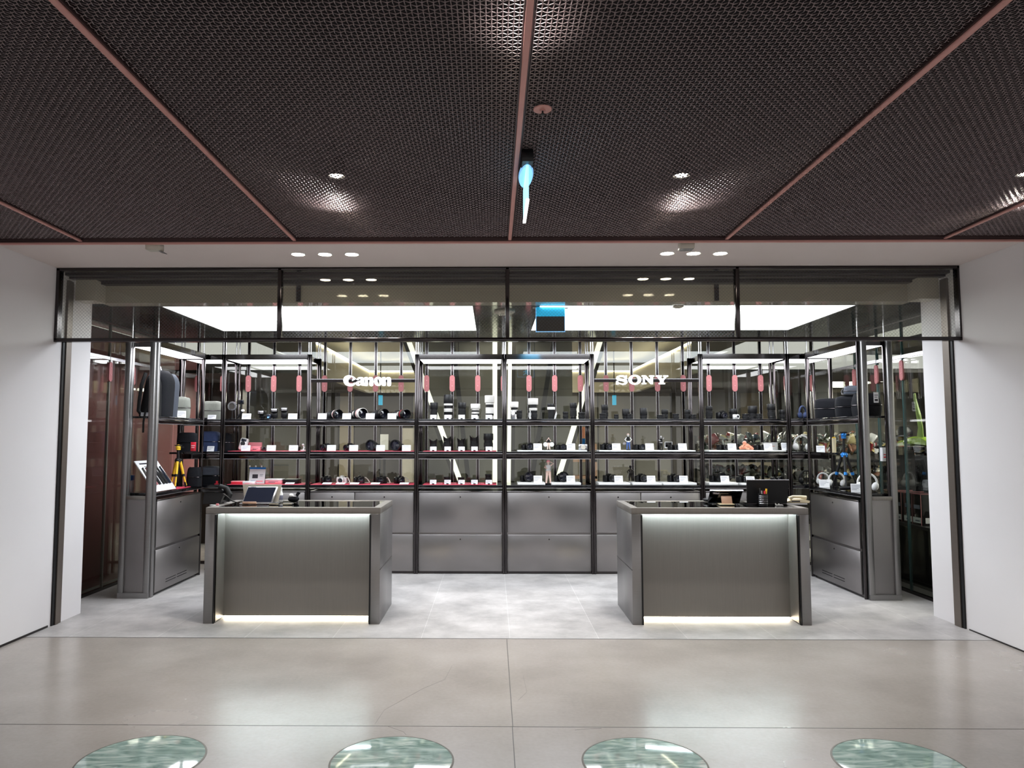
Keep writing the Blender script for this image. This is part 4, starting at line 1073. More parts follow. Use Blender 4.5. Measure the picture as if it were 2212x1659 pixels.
# ------------------------------------------------------------------ toy figures
def figurine(lab, px, z, H, body_m, top_m, leg_m, hair_m, Y=None, pose='hips', base=True, rz=0, prop=None):
    Y = YB + .1 if Y is None else Y
    t = thing('toy_figure', lab, 'figure', (PX(px, Y), Y, z), rz, 'small toy figures among the cameras'); k = H
    if base: obj('base', MB().cyl((0, 0, 0), (0, 0, .04 * k), .125 * k, n=24), 'black', t)
    b = .04 * k
    legs = MB()
    for s in (-1, 1):
        legs.tube([(s * .09 * k, -.02 * k, b), (s * .07 * k, -.01 * k, .25 * k), (s * .05 * k, 0, .5 * k)], .05 * k, 10, rs=[.035 * k, .042 * k, .065 * k])
        legs.ell((s * .095 * k, -.04 * k, b + .015 * k), (.035 * k, .06 * k, .02 * k), 8)
    torso = MB().lathe([(.03 * k, .46 * k), (.105 * k, .48 * k), (.11 * k, .52 * k), (.065 * k, .61 * k), (.095 * k, .71 * k), (.085 * k, .78 * k), (.03 * k, .82 * k), (.028 * k, .85 * k)], 16, 0, Matrix.Diagonal((1, .7, 1, 1)))
    arms = MB()
    if pose == 'hips': ends = [[(s * .09, 0, .77), (s * .2, 0, .64), (s * .11, -.04, .53)] for s in (-1, 1)]
    elif pose == 'up': ends = [[(-.09, 0, .77), (-.16, 0, .7), (-.06, -.08, .66)], [(.09, 0, .77), (.22, 0, .86), (.08, -.03, .93)]]
    else: ends = [[(s * .09, 0, .77), (s * .16, -.02, .68), (s * .05, -.1, .84)] for s in (-1, 1)]
    for e in ends: arms.tube([tuple(q * k for q in p) for p in e], .026 * k, 8, rs=[.032 * k, .027 * k, .022 * k])
    torso.v += [v for v in arms.v]; o = len(torso.v) - len(arms.v)
    torso.f += [tuple(i + o for i in f) for f in arms.f]; torso.m += [0] * len(arms.f)
    torso.ell((0, 0, .915 * k), (.062 * k, .068 * k, .08 * k), 14)
    torso.ell((0, -.066 * k, .905 * k), (.012 * k, .014 * k, .016 * k), 6)
    obj('body', torso, body_m, t)
    obj('trousers', legs, leg_m, t)
    if top_m: obj('jacket', MB().lathe([(.105 * k, .56 * k), (.09 * k, .62 * k), (.108 * k, .71 * k), (.1 * k, .78 * k), (.05 * k, .815 * k)], 16, 0, Matrix.Diagonal((1, .76, 1, 1))), top_m, t)
    obj('hair', MB().lathe([(.03 * k, .86 * k), (.07 * k, .9 * k), (.078 * k, .95 * k), (.05 * k, 1.0 * k), (1e-5, 1.012 * k)], 14, 0, Matrix.Translation((0, .016 * k, 0))), hair_m, t)
    for o in ends and [('eyes', [(-.024, -.062, .925), (.024, -.062, .925)])]:
        obj(o[0], MB().ell(tuple(q * k for q in o[1][0]), (.008 * k, .006 * k, .012 * k), 6).ell(tuple(q * k for q in o[1][1]), (.008 * k, .006 * k, .012 * k), 6), 'black', t)
    if prop == 'discs':
        for s in (-1, 1): obj('shield', MB().ell((s * .24 * k, -.03 * k, .42 * k), (.17 * k, .05 * k, .17 * k), 16), 'white', t)
    if prop == 'staff': obj('staff', MB().tube([(-.1 * k, -.1 * k, .62 * k), (-.22 * k, -.12 * k, .3 * k)], .02 * k, 6), 'white', t)
    if prop == 'bag': obj('bag', MB().lathe([(.03 * k, -.02 * k), (.09 * k, -.01 * k), (.09 * k, .01 * k), (.03 * k, .02 * k)], 16, 0, Matrix.Translation((-.24 * k, 0, .4 * k)) @ Matrix.Rotation(math.pi / 2, 4, 'X')), 'silver', t)
    return t


figurine('small toy figure with two round white shields, centre-right middle shelf', 1185, zr, .15, 'pale_skin', 'black', 'pale_skin', 'hair', prop='discs', pose='face')
figurine('slim pale toy figure with pink hair and raised arm, centre-right bottom shelf', 1184, Z_BOT, .27, 'pale_skin', 'white', 'pale_skin', 'pink_hair', pose='up', Y=YB + .16)
figurine('toy figure in dark jacket and blue trousers, middle shelf under right sign', 1357, zr, .185, 'white', 'black', 'denim', 'pale_skin', prop='bag')
figurine('dark cloaked toy figure with white sword, bottom shelf under right sign', 1361, Z_BOT, .2, 'black', 'taupe_dark', 'taupe_dark', 'hair', prop='staff', Y=YB + .405)
figurine('dark grey toy figure with silver head, middle shelf under right sign', 1428, zr, .16, 'silver', 'black', 'black', 'silver', Y=YB + .13, pose='up')
t = thing('toy_figure', 'pinkish orange reclining toy figure, middle shelf of outer right bay', 'figure', (PX(1610, YB + .12), YB + .12, zr), 0, 'small toy figures among the cameras')
obj('body', MB().tube([(-.07, 0, .02), (-.03, -.01, .035), (.02, 0, .045), (.07, 0, .02), (.085, -.01, .012)], .02, 10, rs=[.014, .026, .03, .018, .01]).tube([(-.02, 0, .04), (.0, -.03, .02), (.03, -.04, .015)], .011, 8).tube([(.02, 0, .05), (-.03, -.03, .06), (-.05, -.035, .03)], .011, 8).ell((-.01, 0, .075), (.022, .022, .026), 12), 'orange', t)
obj('hair', MB().ell((-.008, .006, .083), (.024, .022, .022), 12), 'pale_skin', t)
t = thing('clear_acrylic_camera', 'small clear and grey camera model right of the flat camera, centre-right bay', 'camera', (PX(1259, YB + .15), YB + .15, zr))
obj('body', MB().box(-.05, .05, -.018, .018, 0, .065, ch=.006), 'silver', t); obj('lens', MB().cyl((.0, -.018, .032), (.0, -.05, .032), .026, n=18), 'lintel', t)
obj('dial', MB().cyl((.03, 0, .065), (.03, 0, .076), .012, n=12), 'black', t)
t = thing('flip_screen', 'small white framed screen standing on the long camera under the right sign', 'screen', (PX(1444, YB + .26), YB + .26, zr))
obj('frame', MB().box(-.045, .045, 0, .012, .02, .095, ch=.004).box(-.012, .012, 0, .03, 0, .02), 'white', t); obj('screen', MB().box(-.036, .036, -.001, .001, .032, .086), 'black_gloss', t)
# ------------------------------------------------------------------ outer left bay (A)
for lab, px, z in (('white price card below the small black stand, outer left top shelf', 531, Z_UP), ('white price card at the right end of the outer left top shelf', 631, Z_UP),
                   ('white price card before the white instant camera, outer left bay', 531, zm), ('white price card right of the pink box, outer left middle shelf', 586, zm), ('white price card at the right end of the outer left middle shelf', 634, zm)):
    card(lab, px, z, w=.1, h=.066, rz=.1)
t = thing('ring_light', 'round silver rimmed ring light at the left end of the outer left top shelf', 'ring light', (PX(500, YI), YI, Z_UP))
obj('ring', MB().lathe([(.034, -.012), (.05, -.012), (.054, 0), (.05, .012), (.034, .012), (.034, -.012)], 32, 0, Matrix.Translation((0, 0, .15)) @ Matrix.Rotation(math.pi / 2, 4, 'X')), 'silver', t)
obj('diffuser', MB().lathe([(1e-5, -.006), (.034, -.006), (.034, .006), (1e-5, .006)], 24, 0, Matrix.Translation((0, 0, .15)) @ Matrix.Rotation(math.pi / 2, 4, 'X')), 'taupe_dark', t)
obj('stem', MB().cyl((0, 0, .012), (0, 0, .1), .008, n=10), 'black', t); obj('foot', MB().cyl((0, 0, 0), (0, 0, .012), .035, n=20), 'black', t)
t = thing('action_camera_stand', 'small black action camera on a thin black stand, outer left top shelf', 'camera', (PX(519, YI + .05), YI + .05, Z_UP))
obj('camera_body', MB().box(-.03, .03, -.015, .015, .175, .225, ch=.006), 'black', t); obj('lens', MB().cyl((.012, -.015, .205), (.012, -.024, .205), .013, n=16), 'glass_lens', t)
obj('stem', MB().cyl((0, 0, .01), (0, 0, .175), .007, n=10), 'black', t); obj('foot', MB().cyl((0, 0, 0), (0, 0, .01), .035, n=20), 'black', t)
t = thing('hand_grip', 'slanting black and white gimbal grip, outer left top shelf', 'grip', (PX(517, YB + .09), YB + .09, Z_UP))
obj('handle', MB().tube([(-.03, 0, .014), (0, 0, .05), (.025, 0, .085)], .013, 10), 'black', t); obj('head', MB().ell((.032, 0, .097), (.022, .016, .016), 12), 'white', t)
for i, (px, H) in enumerate(((566, .10), (592, .125), (613, .135))):
    t = thing('flash_unit', f'black camera flash with clear head, {ORD[i]} from left, outer left top shelf', 'flash', (PX(px, YI), YI, Z_UP), (-.1, .15, .2)[i], 'three flashes on the outer left top shelf')
    hz = H - .045
    part('body', t, ('fl', H), lambda: MB().box(-.034, .034, -.025, .025, .018, hz - .002, ch=.006), 'black')
    part('foot', t, 'flf', lambda: MB().box(-.018, .018, -.018, .018, .0, .018, ch=.002), 'black_rub')
    h = part('head', t, ('flh', H), lambda: MB().box(-.037, .037, -.055, .03, hz, H, ch=.006), 'black')
    part('lamp_window', h, ('flw', H), lambda: MB().box(-.031, .031, -.058, -.054, hz + .007, H - .007, ch=.002), 'silver')
carton('memory_card_box', 'small dark blue box between the flashes, outer left top shelf', 'box', 580, Z_UP, .045, .04, .055, 'navy', Y=YB + .09, print_m='pale_blue')
t = thing('instant_camera', 'white and black instant camera leaning on the outer left middle shelf', 'camera', (PX(523, YI), YI, zm), 0)
T = Matrix.Rotation(-.25, 4, 'X') @ Matrix.Rotation(.16, 4, 'Y')
obj('body', MB().box(-.045, .045, -.025, .025, .0, .135, ch=.012, T=Matrix.Translation((0, .01, .01)) @ T), 'white', t)
obj('lens', MB().lathe([(.024, 0), (.026, .012), (.018, .014), (1e-5, .012)], 20, 0, Matrix.Translation((0, .01, .01)) @ T @ Matrix.Translation((-.0, -.025, .068)) @ Matrix.Rotation(math.pi / 2, 4, 'X')), 'black', t)
obj('flash_window', MB().box(-.03, .03, -.028, -.024, .095, .124, ch=.002, T=Matrix.Translation((0, .01, .01)) @ T), 'navy', t)
carton('gift_box', 'pink picture box standing behind the pink carton, outer left middle shelf', 'box', 552, zm, .15, .03, .095, 'pink', Y=YI + .12, print_m='white')
carton('gift_box', 'bright pink carton with small dark print, outer left middle shelf', 'box', 554, zm, .11, .06, .05, 'pink', Y=YI + .02, print_m='ink_dark', top='pink')
camera('small brown compact camera right of the pink carton, outer left middle shelf', 576, zm, -.3, .02, .02, 'taupe_dark', w=.09, h=.055, hump=False)
carton('slide_case', 'flat black case behind the last card, outer left middle shelf', 'case', 637, zm, .11, .1, .045, 'black', Y=YI + .06)
t = thing('mini_gimbal', 'tiny white gimbal at the right end of the outer left middle shelf', 'gimbal', (PX(655, YI), YI, zm))
obj('base', MB().cyl((0, 0, 0), (0, 0, .012), .03, n=18), 'white', t); obj('arm', MB().tube([(0, 0, .01), (.012, 0, .035), (.004, 0, .06)], .008, 8), 'white', t); obj('head', MB().ell((0, -.004, .068), (.014, .014, .014), 12), 'white', t)
carton('film_box', 'flat red box, left on the outer left bottom shelf', 'box', 516, zb, .13, .11, .03, 'red', rz=.15, top='pink')
carton('film_box', 'flat white and pale box beside the flat red box, outer left bottom shelf', 'box', 541, zb, .13, .09, .032, 'card', rz=.05, Y=YB + .075, print_m='pink')
t = thing('desk_calendar', 'white standing poster with blue header and white beads, outer left bottom shelf', 'poster stand', (PX(556, YI), YI, zb), -.08)
T = Matrix.Rotation(-.17, 4, 'X')
obj('board', MB().box(-.092, .092, 0, .006, .0, .165, T=T), 'card', t); obj('header', MB().box(-.094, .094, -.003, .008, .165, .185, T=T), 'blue', t)
obj('photo', MB().box(-.055, .01, -.0015, 0, .06, .105, T=T), 'ink_dark', t)
obj('print', MB().box(.03, .07, -.0012, 0, .1, .106, 0, T=T).box(.03, .065, -.0012, 0, .085, .09, 0, T=T).box(-.07, -.02, -.0012, 0, .02, .034, 1, T=T).box(-.01, .07, -.0012, 0, .02, .034, 2, T=T), ['ink', 'blue', 'pink'], t)
for x in (-.07, 0, .07): obj('bead', MB().ell((x, -.03, .196), (.01, .01, .01), 10), 'white', t)
obj('strut', MB().box(-.09, .09, .045, .05, 0, .1), 'black', t)
carton('gift_box', 'pink box with white lid, outer left bottom shelf', 'box', 596, zb, .185, .13, .055, 'pink', Y=YI + .02, top='card', print_m='ink')
carton('slide_case', 'long flat black case at the right end of the outer left bottom shelf', 'case', 633, zb, .16, .18, .05, 'black', Y=YI + .06)
p = P(628, 950, Y=YB + .06)
tag(part('price_card', None, 'flatcard', lambda: None, [], (p.x, p.y, zb), (0, 0, .1)), 'white price card lying before the flat black case, outer left bottom shelf', 'price card', 'white price cards on the shelves')

# ------------------------------------------------------------------ corner units and goods on the side walls
shelf_unit('steel corner shelf unit between the left wall shelving and the rear shelving', -3.50, POST[0] - .003, True, GS, loc=(0, YB + .001, 0), depth=.46)
shelf_unit('steel corner shelf unit between the right wall shelving and the rear shelving', POST[6] + .003, 3.78, True, GS, loc=(0, YB + .001, 0), depth=.46)
for side, xs, y0 in (('left', -3.345, 7.04), ('right', 3.60, 7.04)):
    t = thing('glass_ledge', f'short dark middle ledge at the far end of the {side} wall shelving', 'shelf', (xs, 7.92 if side == 'left' else 7.74, Z_MID)); LL = .258 if side == 'left' else .43
    obj('panel', MB().box(-.12, .12 if side == 'left' else .05, 0, LL, -.02, 0, ch=.002), 'black_gloss', t); x = .12 if side == 'left' else -.13
    obj('front_bar', MB().box(x, x + .01, 0, LL, -.07, 0), 'dark_steel', t)


def bag(name, lab, loc, rz, w, d, h, m, flap_m=None, strap=True, sag=.06, tagged=None, group=None, handle=False):
    """Soft bag: swollen box with flap, strap and optional hanging price tag."""
    t = thing(name, lab, 'bag', loc, rz, group)
    n, rows = 20, 8; v, f = [], []
    for k in range(rows + 1):
        q = k / rows; bulge = 1 + sag * math.sin(math.pi * q) - .14 * q ** 3
        for i in range(n):
            a = 2 * math.pi * i / n; c, s_ = math.cos(a), math.sin(a); e = .45
            v.append((w / 2 * bulge * math.copysign(abs(c) ** e, c), d / 2 * bulge * math.copysign(abs(s_) ** e, s_), h * q + .008 * math.sin(3 * a) * q))
    for k in range(rows):
        for i in range(n): f.append((k * n + i, k * n + (i + 1) % n, (k + 1) * n + (i + 1) % n, (k + 1) * n + i))
    f += [tuple(reversed(range(n))), tuple(range(rows * n, rows * n + n))]
    obj('body', MB().add(v, f), m, t, ang=1.2)
    zz = h * .5; zp = [(w / 2 * (1 + sag) * 1.004 * math.copysign(abs(math.cos(a)) ** .45, math.cos(a)), d / 2 * (1 + sag) * 1.004 * math.copysign(abs(math.sin(a)) ** .45, math.sin(a)), zz) for a in np.linspace(0, 2 * math.pi, 40)]
    obj('zip_seam', MB().tube(zp, .003, 5), 'dark_steel', t)
    if flap_m:
        def fl(z0, g): return [(w / 2 * g * math.copysign(abs(math.cos(a)) ** .45, math.cos(a)), d / 2 * g * math.copysign(abs(math.sin(a)) ** .45, math.sin(a)), z0) for a in np.linspace(0, 2 * math.pi, n, endpoint=False)]
        vv = fl(h * .55, 1.06) + fl(h * .85, 1.02) + fl(h * .99, .96) + fl(h * 1.05, .6)
        ff = [(k * n + i, k * n + (i + 1) % n, (k + 1) * n + (i + 1) % n, (k + 1) * n + i) for k in range(3) for i in range(n)] + [tuple(range(3 * n, 4 * n))]
        obj('flap', MB().add(vv, ff), flap_m, t, ang=1.2)
    if strap:
        obj('strap', MB().tube([(-w * .5, 0, h * .8), (-w * .62, 0, h * .5), (-w * .6, -d * .3, h * .15), (-w * .5, -d * .52, .012), (0, -d * .6, .01), (w * .3, -d * .55, .02)], .008, 6), 'black', t)
    if handle: obj('handle', MB().tube([(-w * .2, 0, h), (-w * .15, 0, h * 1.12), (w * .15, 0, h * 1.12), (w * .2, 0, h)], .009, 8), 'black', t)
    if tagged:
        tg = obj('price_tag', MB().box(-.024, .024, -.001, .001, -.1, 0), 'card', t, tagged)
        obj('print', MB().box(-.018, .018, -.0018, -.001, -.03, -.024).box(-.018, .01, -.0018, -.001, -.05, -.045).box(-.016, .016, -.0018, -.001, -.085, -.065), 'ink_dark', tg)
    return t


# left wall: top shelf
t = thing('backpack', 'large black camera backpack with slate front on the left wall top shelf', 'backpack', (-3.35, 7.39, Z_UP), 0)
def shell(hw, d0, d1, h, taper, n=22):
    v, f = [], []; rows = 12
    for k in range(rows + 1):
        q = k / rows; g = (1 - taper * q) * (1 if q < .7 else math.sqrt(max(.02, 1 - ((q - .7) / .3) ** 2 * .75)))
        lean = .03 * q
        for i in range(n):
            a = 2 * math.pi * i / n; c, s = math.cos(a), math.sin(a)
            y = (d0 + d1) / 2 + (d1 - d0) / 2 * g * math.copysign(abs(s) ** .5, s)
            v.append((hw * g * math.copysign(abs(c) ** .55, c) + lean, y, h * q))
    for k in range(rows):
        for i in range(n): f.append((k * n + i, k * n + (i + 1) % n, (k + 1) * n + (i + 1) % n, (k + 1) * n + i))
    return MB().add(v, f + [tuple(reversed(range(n))), tuple(range(rows * n, rows * n + n))])
obj('body', shell(.115, -.19, .13, .46, .06), 'fabric_black', t, ang=1.2)
obj('front_pocket', shell(.105, .05, .235, .44, .02), 'fabric_slate', t, ang=1.2)
obj('back_panel', shell(.10, -.235, -.14, .40, .3), 'black_rub', t, ang=1.2)
obj('shoulder_strap', MB().tube([(-.05, -.2, .42), (-.06, -.26, .3), (-.07, -.27, .15), (-.08, -.26, .05), (-.06, -.25, .022)], .018, 8), 'black_rub', t)
obj('shoulder_strap', MB().tube([(.05, -.2, .42), (.05, -.27, .28), (.04, -.31, .12), (.03, -.355, .04), (.02, -.362, -.06), (.02, -.362, -.16)], .010, 8), 'black_rub', t)
obj('handle', MB().tube([(-.03, -.08, .45), (-.02, -.08, .49), (.04, -.08, .49), (.05, -.08, .45)], .010, 8), 'silver', t)
obj('side_buckle', MB().box(.105, .118, .0, .05, .2, .225, ch=.003).box(.105, .118, .0, .05, .3, .325, ch=.003), 'dark_steel', t)
bag('shoulder_bag', 'olive grey shoulder bag beside the backpack, left wall top shelf', (-3.35, 7.86, Z_UP), .25, .22, .14, .215, 'fabric_grey', 'fabric_grey', tagged=None, group='olive grey shoulder bags')
bag('shoulder_bag', 'olive grey shoulder bag in the left rear corner, top shelf', (PX(457, YB + .2), YB + .2, Z_UP), .0, .22, .13, .20, 'fabric_grey', 'fabric_grey', group='olive grey shoulder bags')
card('white price card before the olive grey bag, left wall top shelf', 391, Z_UP, X=-3.245, w=.085, h=.075, rz=.5)
card('white price card before the olive grey bag in the left rear corner', 456, Z_UP, Y=YB + .05, w=.095, h=.05)
card('tilted white card on the front shelf edge below the backpack', 312, Z_UP, Y=7.1, w=.09, h=.035)
# left wall: middle and bottom
bag('camera_case', 'black camera case with red tag on the left wall middle ledge', (-3.33, 8.06, Z_MID), .2, .2, .12, .2, 'fabric_black', 'fabric_black', strap=False, group='camera cases in the left corner')
o = obj('sale_tag', MB().box(-.028, .028, -.002, .002, -.095, 0, ch=.001).box(-.02, .02, -.003, -.002, -.04, -.034, 1).box(-.02, .014, -.003, -.002, -.06, -.055, 1), ['red', 'card'], None, (PX(418, 7.86), 7.86, P(418, 955, Y=7.86).z))
tag(o, 'red hanging sale tag on the black case, left wall middle ledge', 'tag')
bag('camera_case', 'navy patterned camera bag on the corner middle shelf, left side', (PX(454, YB + .2), YB + .2, Z_MID), 0, .2, .16, .215, 'fabric_navy', 'fabric_navy', strap=False, group='camera cases in the left corner')
bag('camera_case', 'black camera bag right of the navy bag, corner middle shelf', (PX(492, YB + .22), YB + .22, Z_MID), 0, .13, .16, .20, 'fabric_black', None, strap=False, group='camera cases in the left corner')
card('white price card before the navy bag in the left corner', 455, Z_MID, Y=YB + .05, w=.08, h=.06)
bag('camera_case', 'black camera case standing on the corner bottom shelf beside the yellow tripod', (PX(422, 8.06), 8.06, Z_BOT), .2, .14, .16, .2, 'fabric_black', None, strap=False, group='camera cases in the left corner')
bag('camera_case', 'slate folded-top camera bag on the corner bottom shelf above the counter phone', (PX(458, YB + .2), YB + .2, Z_BOT), 0, .2, .16, .19, 'fabric_black', 'fabric_slate', strap=False, group='camera cases in the left corner')
for lab, px in (('small red clip at the foot of the slate camera bag', 471), ('small red clip beside the black camera case, left corner', 425)):
    t = thing('lens_clip', lab, 'clip', (PX(px, YB + .05), YB + .05, Z_BOT))
    obj('base', MB().box(-.025, .025, -.015, .015, 0, .012, ch=.003), 'red', t); obj('knob', MB().cyl((0, 0, .012), (0, 0, .04), .012, n=14), 'red', t)


def tripod(lab, loc, H, spread, leg_m, joint_m, head_m, rz=0, foot_m='black', legs_from=.62):
    t = thing('tripod', lab, 'tripod', loc, rz)
    hub = H * legs_from
    obj('hub', MB().cyl((0, 0, hub - .02), (0, 0, hub + .025), .03, .024, 14), joint_m, t)
    for k in range(3):
        a = 2 * math.pi * k / 3 + .5; f = Vector((spread * math.cos(a), spread * math.sin(a), 0)); h = Vector((.022 * math.cos(a), .022 * math.sin(a), hub)); m1 = h.lerp(f, .55)
        l = obj('leg', MB().tube([h, m1], .014, 10).tube([m1, f + Vector((0, 0, .02))], .010, 10), leg_m, t)
        obj('lock_collar', MB().tube([h.lerp(f, .5), h.lerp(f, .58)], .017, 10), joint_m, l)
        obj('foot', MB().tube([h.lerp(f, .8), f + Vector((0, 0, .006))], .012, 8), foot_m, l)
        obj('hinge', MB().ell(h, (.018, .018, .02), 10), joint_m, l)
    obj('centre_column', MB().cyl((0, 0, hub), (0, 0, H * .9), .013, n=12), 'black', t)
    hd = obj('head', MB().ell((0, 0, H * .92), (.028, .028, .03), 14).cyl((0, 0, H * .86), (0, 0, H * .9), .024, n=14), head_m, t)
    obj('clamp_plate', MB().box(-.035, .035, -.025, .025, H * .955, H * .975, ch=.003).cyl((.02, 0, H * .92), (.055, 0, H * .92), .009, n=10), 'black', t)
    return t


p = P(383, 1045, X=-3.32)
tripod('small tripod with bright yellow legs on the left wall bottom shelf', (-3.32, p.y, Z_BOT), .46, .09, 'yellow', 'black', 'yellow', .2)
t = thing('strap_board', 'leaning white display board hung with dark wrist straps, left wall bottom shelf', 'display board', (-3.245, 7.12, Z_BOT), 0)
T = Matrix.Translation((0, 0, .004)) @ Matrix.Rotation(-.62, 4, 'Y')
obj('board', MB().box(-.004, .004, 0, .48, 0, .36, T=T), 'card', t)
obj('print', MB().box(.004, .0048, .06, .26, .315, .332, T=T).box(.004, .0048, .12, .2, .285, .292, T=T), 'ink_dark', t)
for k, y in enumerate((.05, .12, .19, .28, .35, .42)):
    m = ('taupe_dark', 'maroon', 'black', 'black', 'black', 'navy')[k]
    s = obj('wrist_strap', MB().tube([tuple(T @ Vector(q)) for q in ((.012, y, .26), (.012, y + .02, .17), (.013, y + .012, .07), (.012, y - .012, .07), (.012, y - .016, .17), (.012, y, .26))], .007, 6), m, t)
    obj('hook', MB().tube([tuple(T @ Vector(q)) for q in ((.006, y, .265), (.02, y, .268))], .008, 8), 'black', s)
carton('accessory_box', 'white and blue carton at the front end of the left wall shelving', 'box', 281, Z_BOT, .07, .08, .16, 'card', Y=7.2, top='blue')
o = obj('pink_tag', MB().box(-.02, .02, -.002, .002, 0, .085, ch=.001).box(-.014, .014, -.003, -.002, .05, .056, 1), ['pink', 'ink_dark'], None, (PX(334, 7.1), 7.1, Z_BOT + .001))
tag(o, 'small pink tag stuck beside the inner post of the left end frame', 'tag')
for px, nm in ((401, 'first'), (415, 'second')):
    p = P(px, 1050, X=-3.26)
mat_sheet('display_mat', 'red display mat on the left wall bottom shelf', 'display mat', -3.452, -3.238, Z_BOT, 'red_mat', .004, 7.62, 7.96, 'red display mats')

# right wall: bags on the top shelf
bag('camera_bag', 'black zipped camera bag, farther of two on the right wall top shelf', (3.60, 8.0, Z_UP), -.35, .25, .2, .2, 'fabric_black', 'fabric_black', strap=False, tagged=(.085, -.125, .17), group='black bags on the right wall top shelf')
bag('camera_bag', 'black zipped camera bag, nearer of two on the right wall top shelf', (3.60, 7.52, Z_UP), -.3, .25, .17, .2, 'fabric_black', 'fabric_black', strap=False, tagged=(.04, -.108, .18), group='black bags on the right wall top shelf')
bag('pouch', 'dark slate pouch lying on top of the nearer camera bag', (3.62, 7.5, Z_UP + .211), -.4, .15, .12, .095, 'fabric_slate', None, strap=True, group='black bags on the right wall top shelf')
bag('camera_bag', 'black soft bag with white tag at the open end of the right wall top shelf', (3.62, 7.22, Z_UP), .1, .22, .18, .21, 'fabric_black', None, strap=False, sag=.10, tagged=(.03, -.112, .225), group='black bags on the right wall top shelf')


def headphones(lab, loc, R, m, pad_m, rz=0, stand=True, tilt=0, group='headphones on the right-hand shelves'):
    t = thing('headphones', lab, 'headphones', loc, rz, group)
    h0 = R * 1.0
    band = [(R * math.cos(a), 0, h0 + R * 1.05 * math.sin(a)) for a in np.linspace(-.15, math.pi + .15, 22)]
    obj('headband', MB().tube(band, .009, 8, rs=[.007] + [.010] * 20 + [.007]), m, t)
    for s in (-1, 1):
        T = Matrix.Translation((s * R * .8, 0, R * .6)) @ Matrix.Rotation(s * .3, 4, 'Y')
        c = obj('ear_cup', MB().ell((0, 0, 0), (R * .38, .026, R * .52), 16, 0, T), m, t)
        obj('ear_pad', MB().ell((0, .022, 0), (R * .34, .016, R * .46), 14, 0, T), pad_m, c)
    if stand: obj('stand', MB().tube([(0, .0, 0), (0, 0, h0 + R * 1.03)], .006, 8).cyl((0, 0, 0), (0, 0, .006), R * .5, n=20), 'black', t)
    return t


def at(px, z, Y=None, X=None): p = P(px, 1000, Y=Y, X=X); return (p.x, p.y, z)


headphones('white headphones standing in the right corner on the middle shelf', at(1734, Z_MID, Y=YB + .12), .085, 'white', 'white')
headphones('black headphones on the right corner bottom shelf', at(1741, Z_BOT, Y=YB + .15), .075, 'black', 'black_rub')
headphones('blue-black headphones hanging at the far end of the right wall top shelf', at(1737, Z_UP, Y=YB + .1), .07, 'fabric_navy', 'black_rub', .7)
headphones('cream-white headphones behind the corner post, right wall bottom shelf', at(1777, Z_BOT, X=3.65), .065, 'white', 'white', -.9)
headphones('white headphones left of the blue-black tripod, right wall bottom shelf', at(1806, Z_BOT, X=3.655), .075, 'white', 'beige_strap', -.4)
headphones('white headphones at the open end of the right wall bottom shelf', at(1872, Z_BOT, X=3.65), .085, 'white', 'beige_strap', -.3)
p = P(1826, 1050, X=3.59)
tripod('black tripod with blue joints on the right wall bottom shelf', (3.59, p.y, Z_BOT), .60, .135, 'black', 'blue', 'blue', -.35, legs_from=.58)
card('tilted white price card at the far end of the right wall bottom shelf', 1778, Z_BOT, X=3.5, w=.1, h=.085, rz=-.35)
card('tilted white price card at the near end of the right wall bottom shelf', 1848, Z_BOT, X=3.5, w=.11, h=.085, rz=-.3)
card('white price card on the right wall middle ledge', 1772, Z_MID, X=3.52, w=.085, h=.07, rz=-.4)
card('white picture card at the right end of the outer right middle shelf', 1697, zr, w=.09, h=.085)
carton('picture_box', 'white box with orange side behind the last camera, outer right middle shelf', 'box', 1662, zr, .17, .05, .085, 'card', Y=YB + .32, print_m='orange')
carton('picture_box', 'small white box with red print at the open end of the right wall shelving', 'box', 1908, Z_MID - .07, .05, .05, .13, 'card', X=3.73, print_m='red')
t = thing('monopod', 'cream gimbal stick standing left of the blue-black tripod', 'stick', at(1803, Z_BOT, X=3.68))
obj('tube', MB().cyl((0, 0, .0), (0, 0, .34), .014, n=14), 'black', t); obj('grip', MB().cyl((0, 0, .34), (0, 0, .52), .02, n=14), 'cream_plastic', t); obj('cap', MB().ell((0, 0, .52), (.02, .02, .015), 12), 'yellow', t)
t = thing('gimbal', 'black folding gimbal lying at the foot of the blue-black tripod', 'gimbal', at(1838, Z_BOT, X=3.56), -.3)
obj('handle', MB().tube([(-.11, 0, .02), (.02, 0, .03)], .018, 10), 'black', t); obj('arm', MB().tube([(.02, 0, .03), (.06, .02, .07), (.1, .01, .06)], .013, 10), 'dark_steel', t); obj('motor', MB().cyl((.1, -.02, .06), (.1, .03, .06), .024, n=16), 'black', t)

# ================================================================== ON THE COUNTERS
HC = .93
def on(px, py=1090): p = P(px, py, Z=HC); return (p.x, p.y, HC)


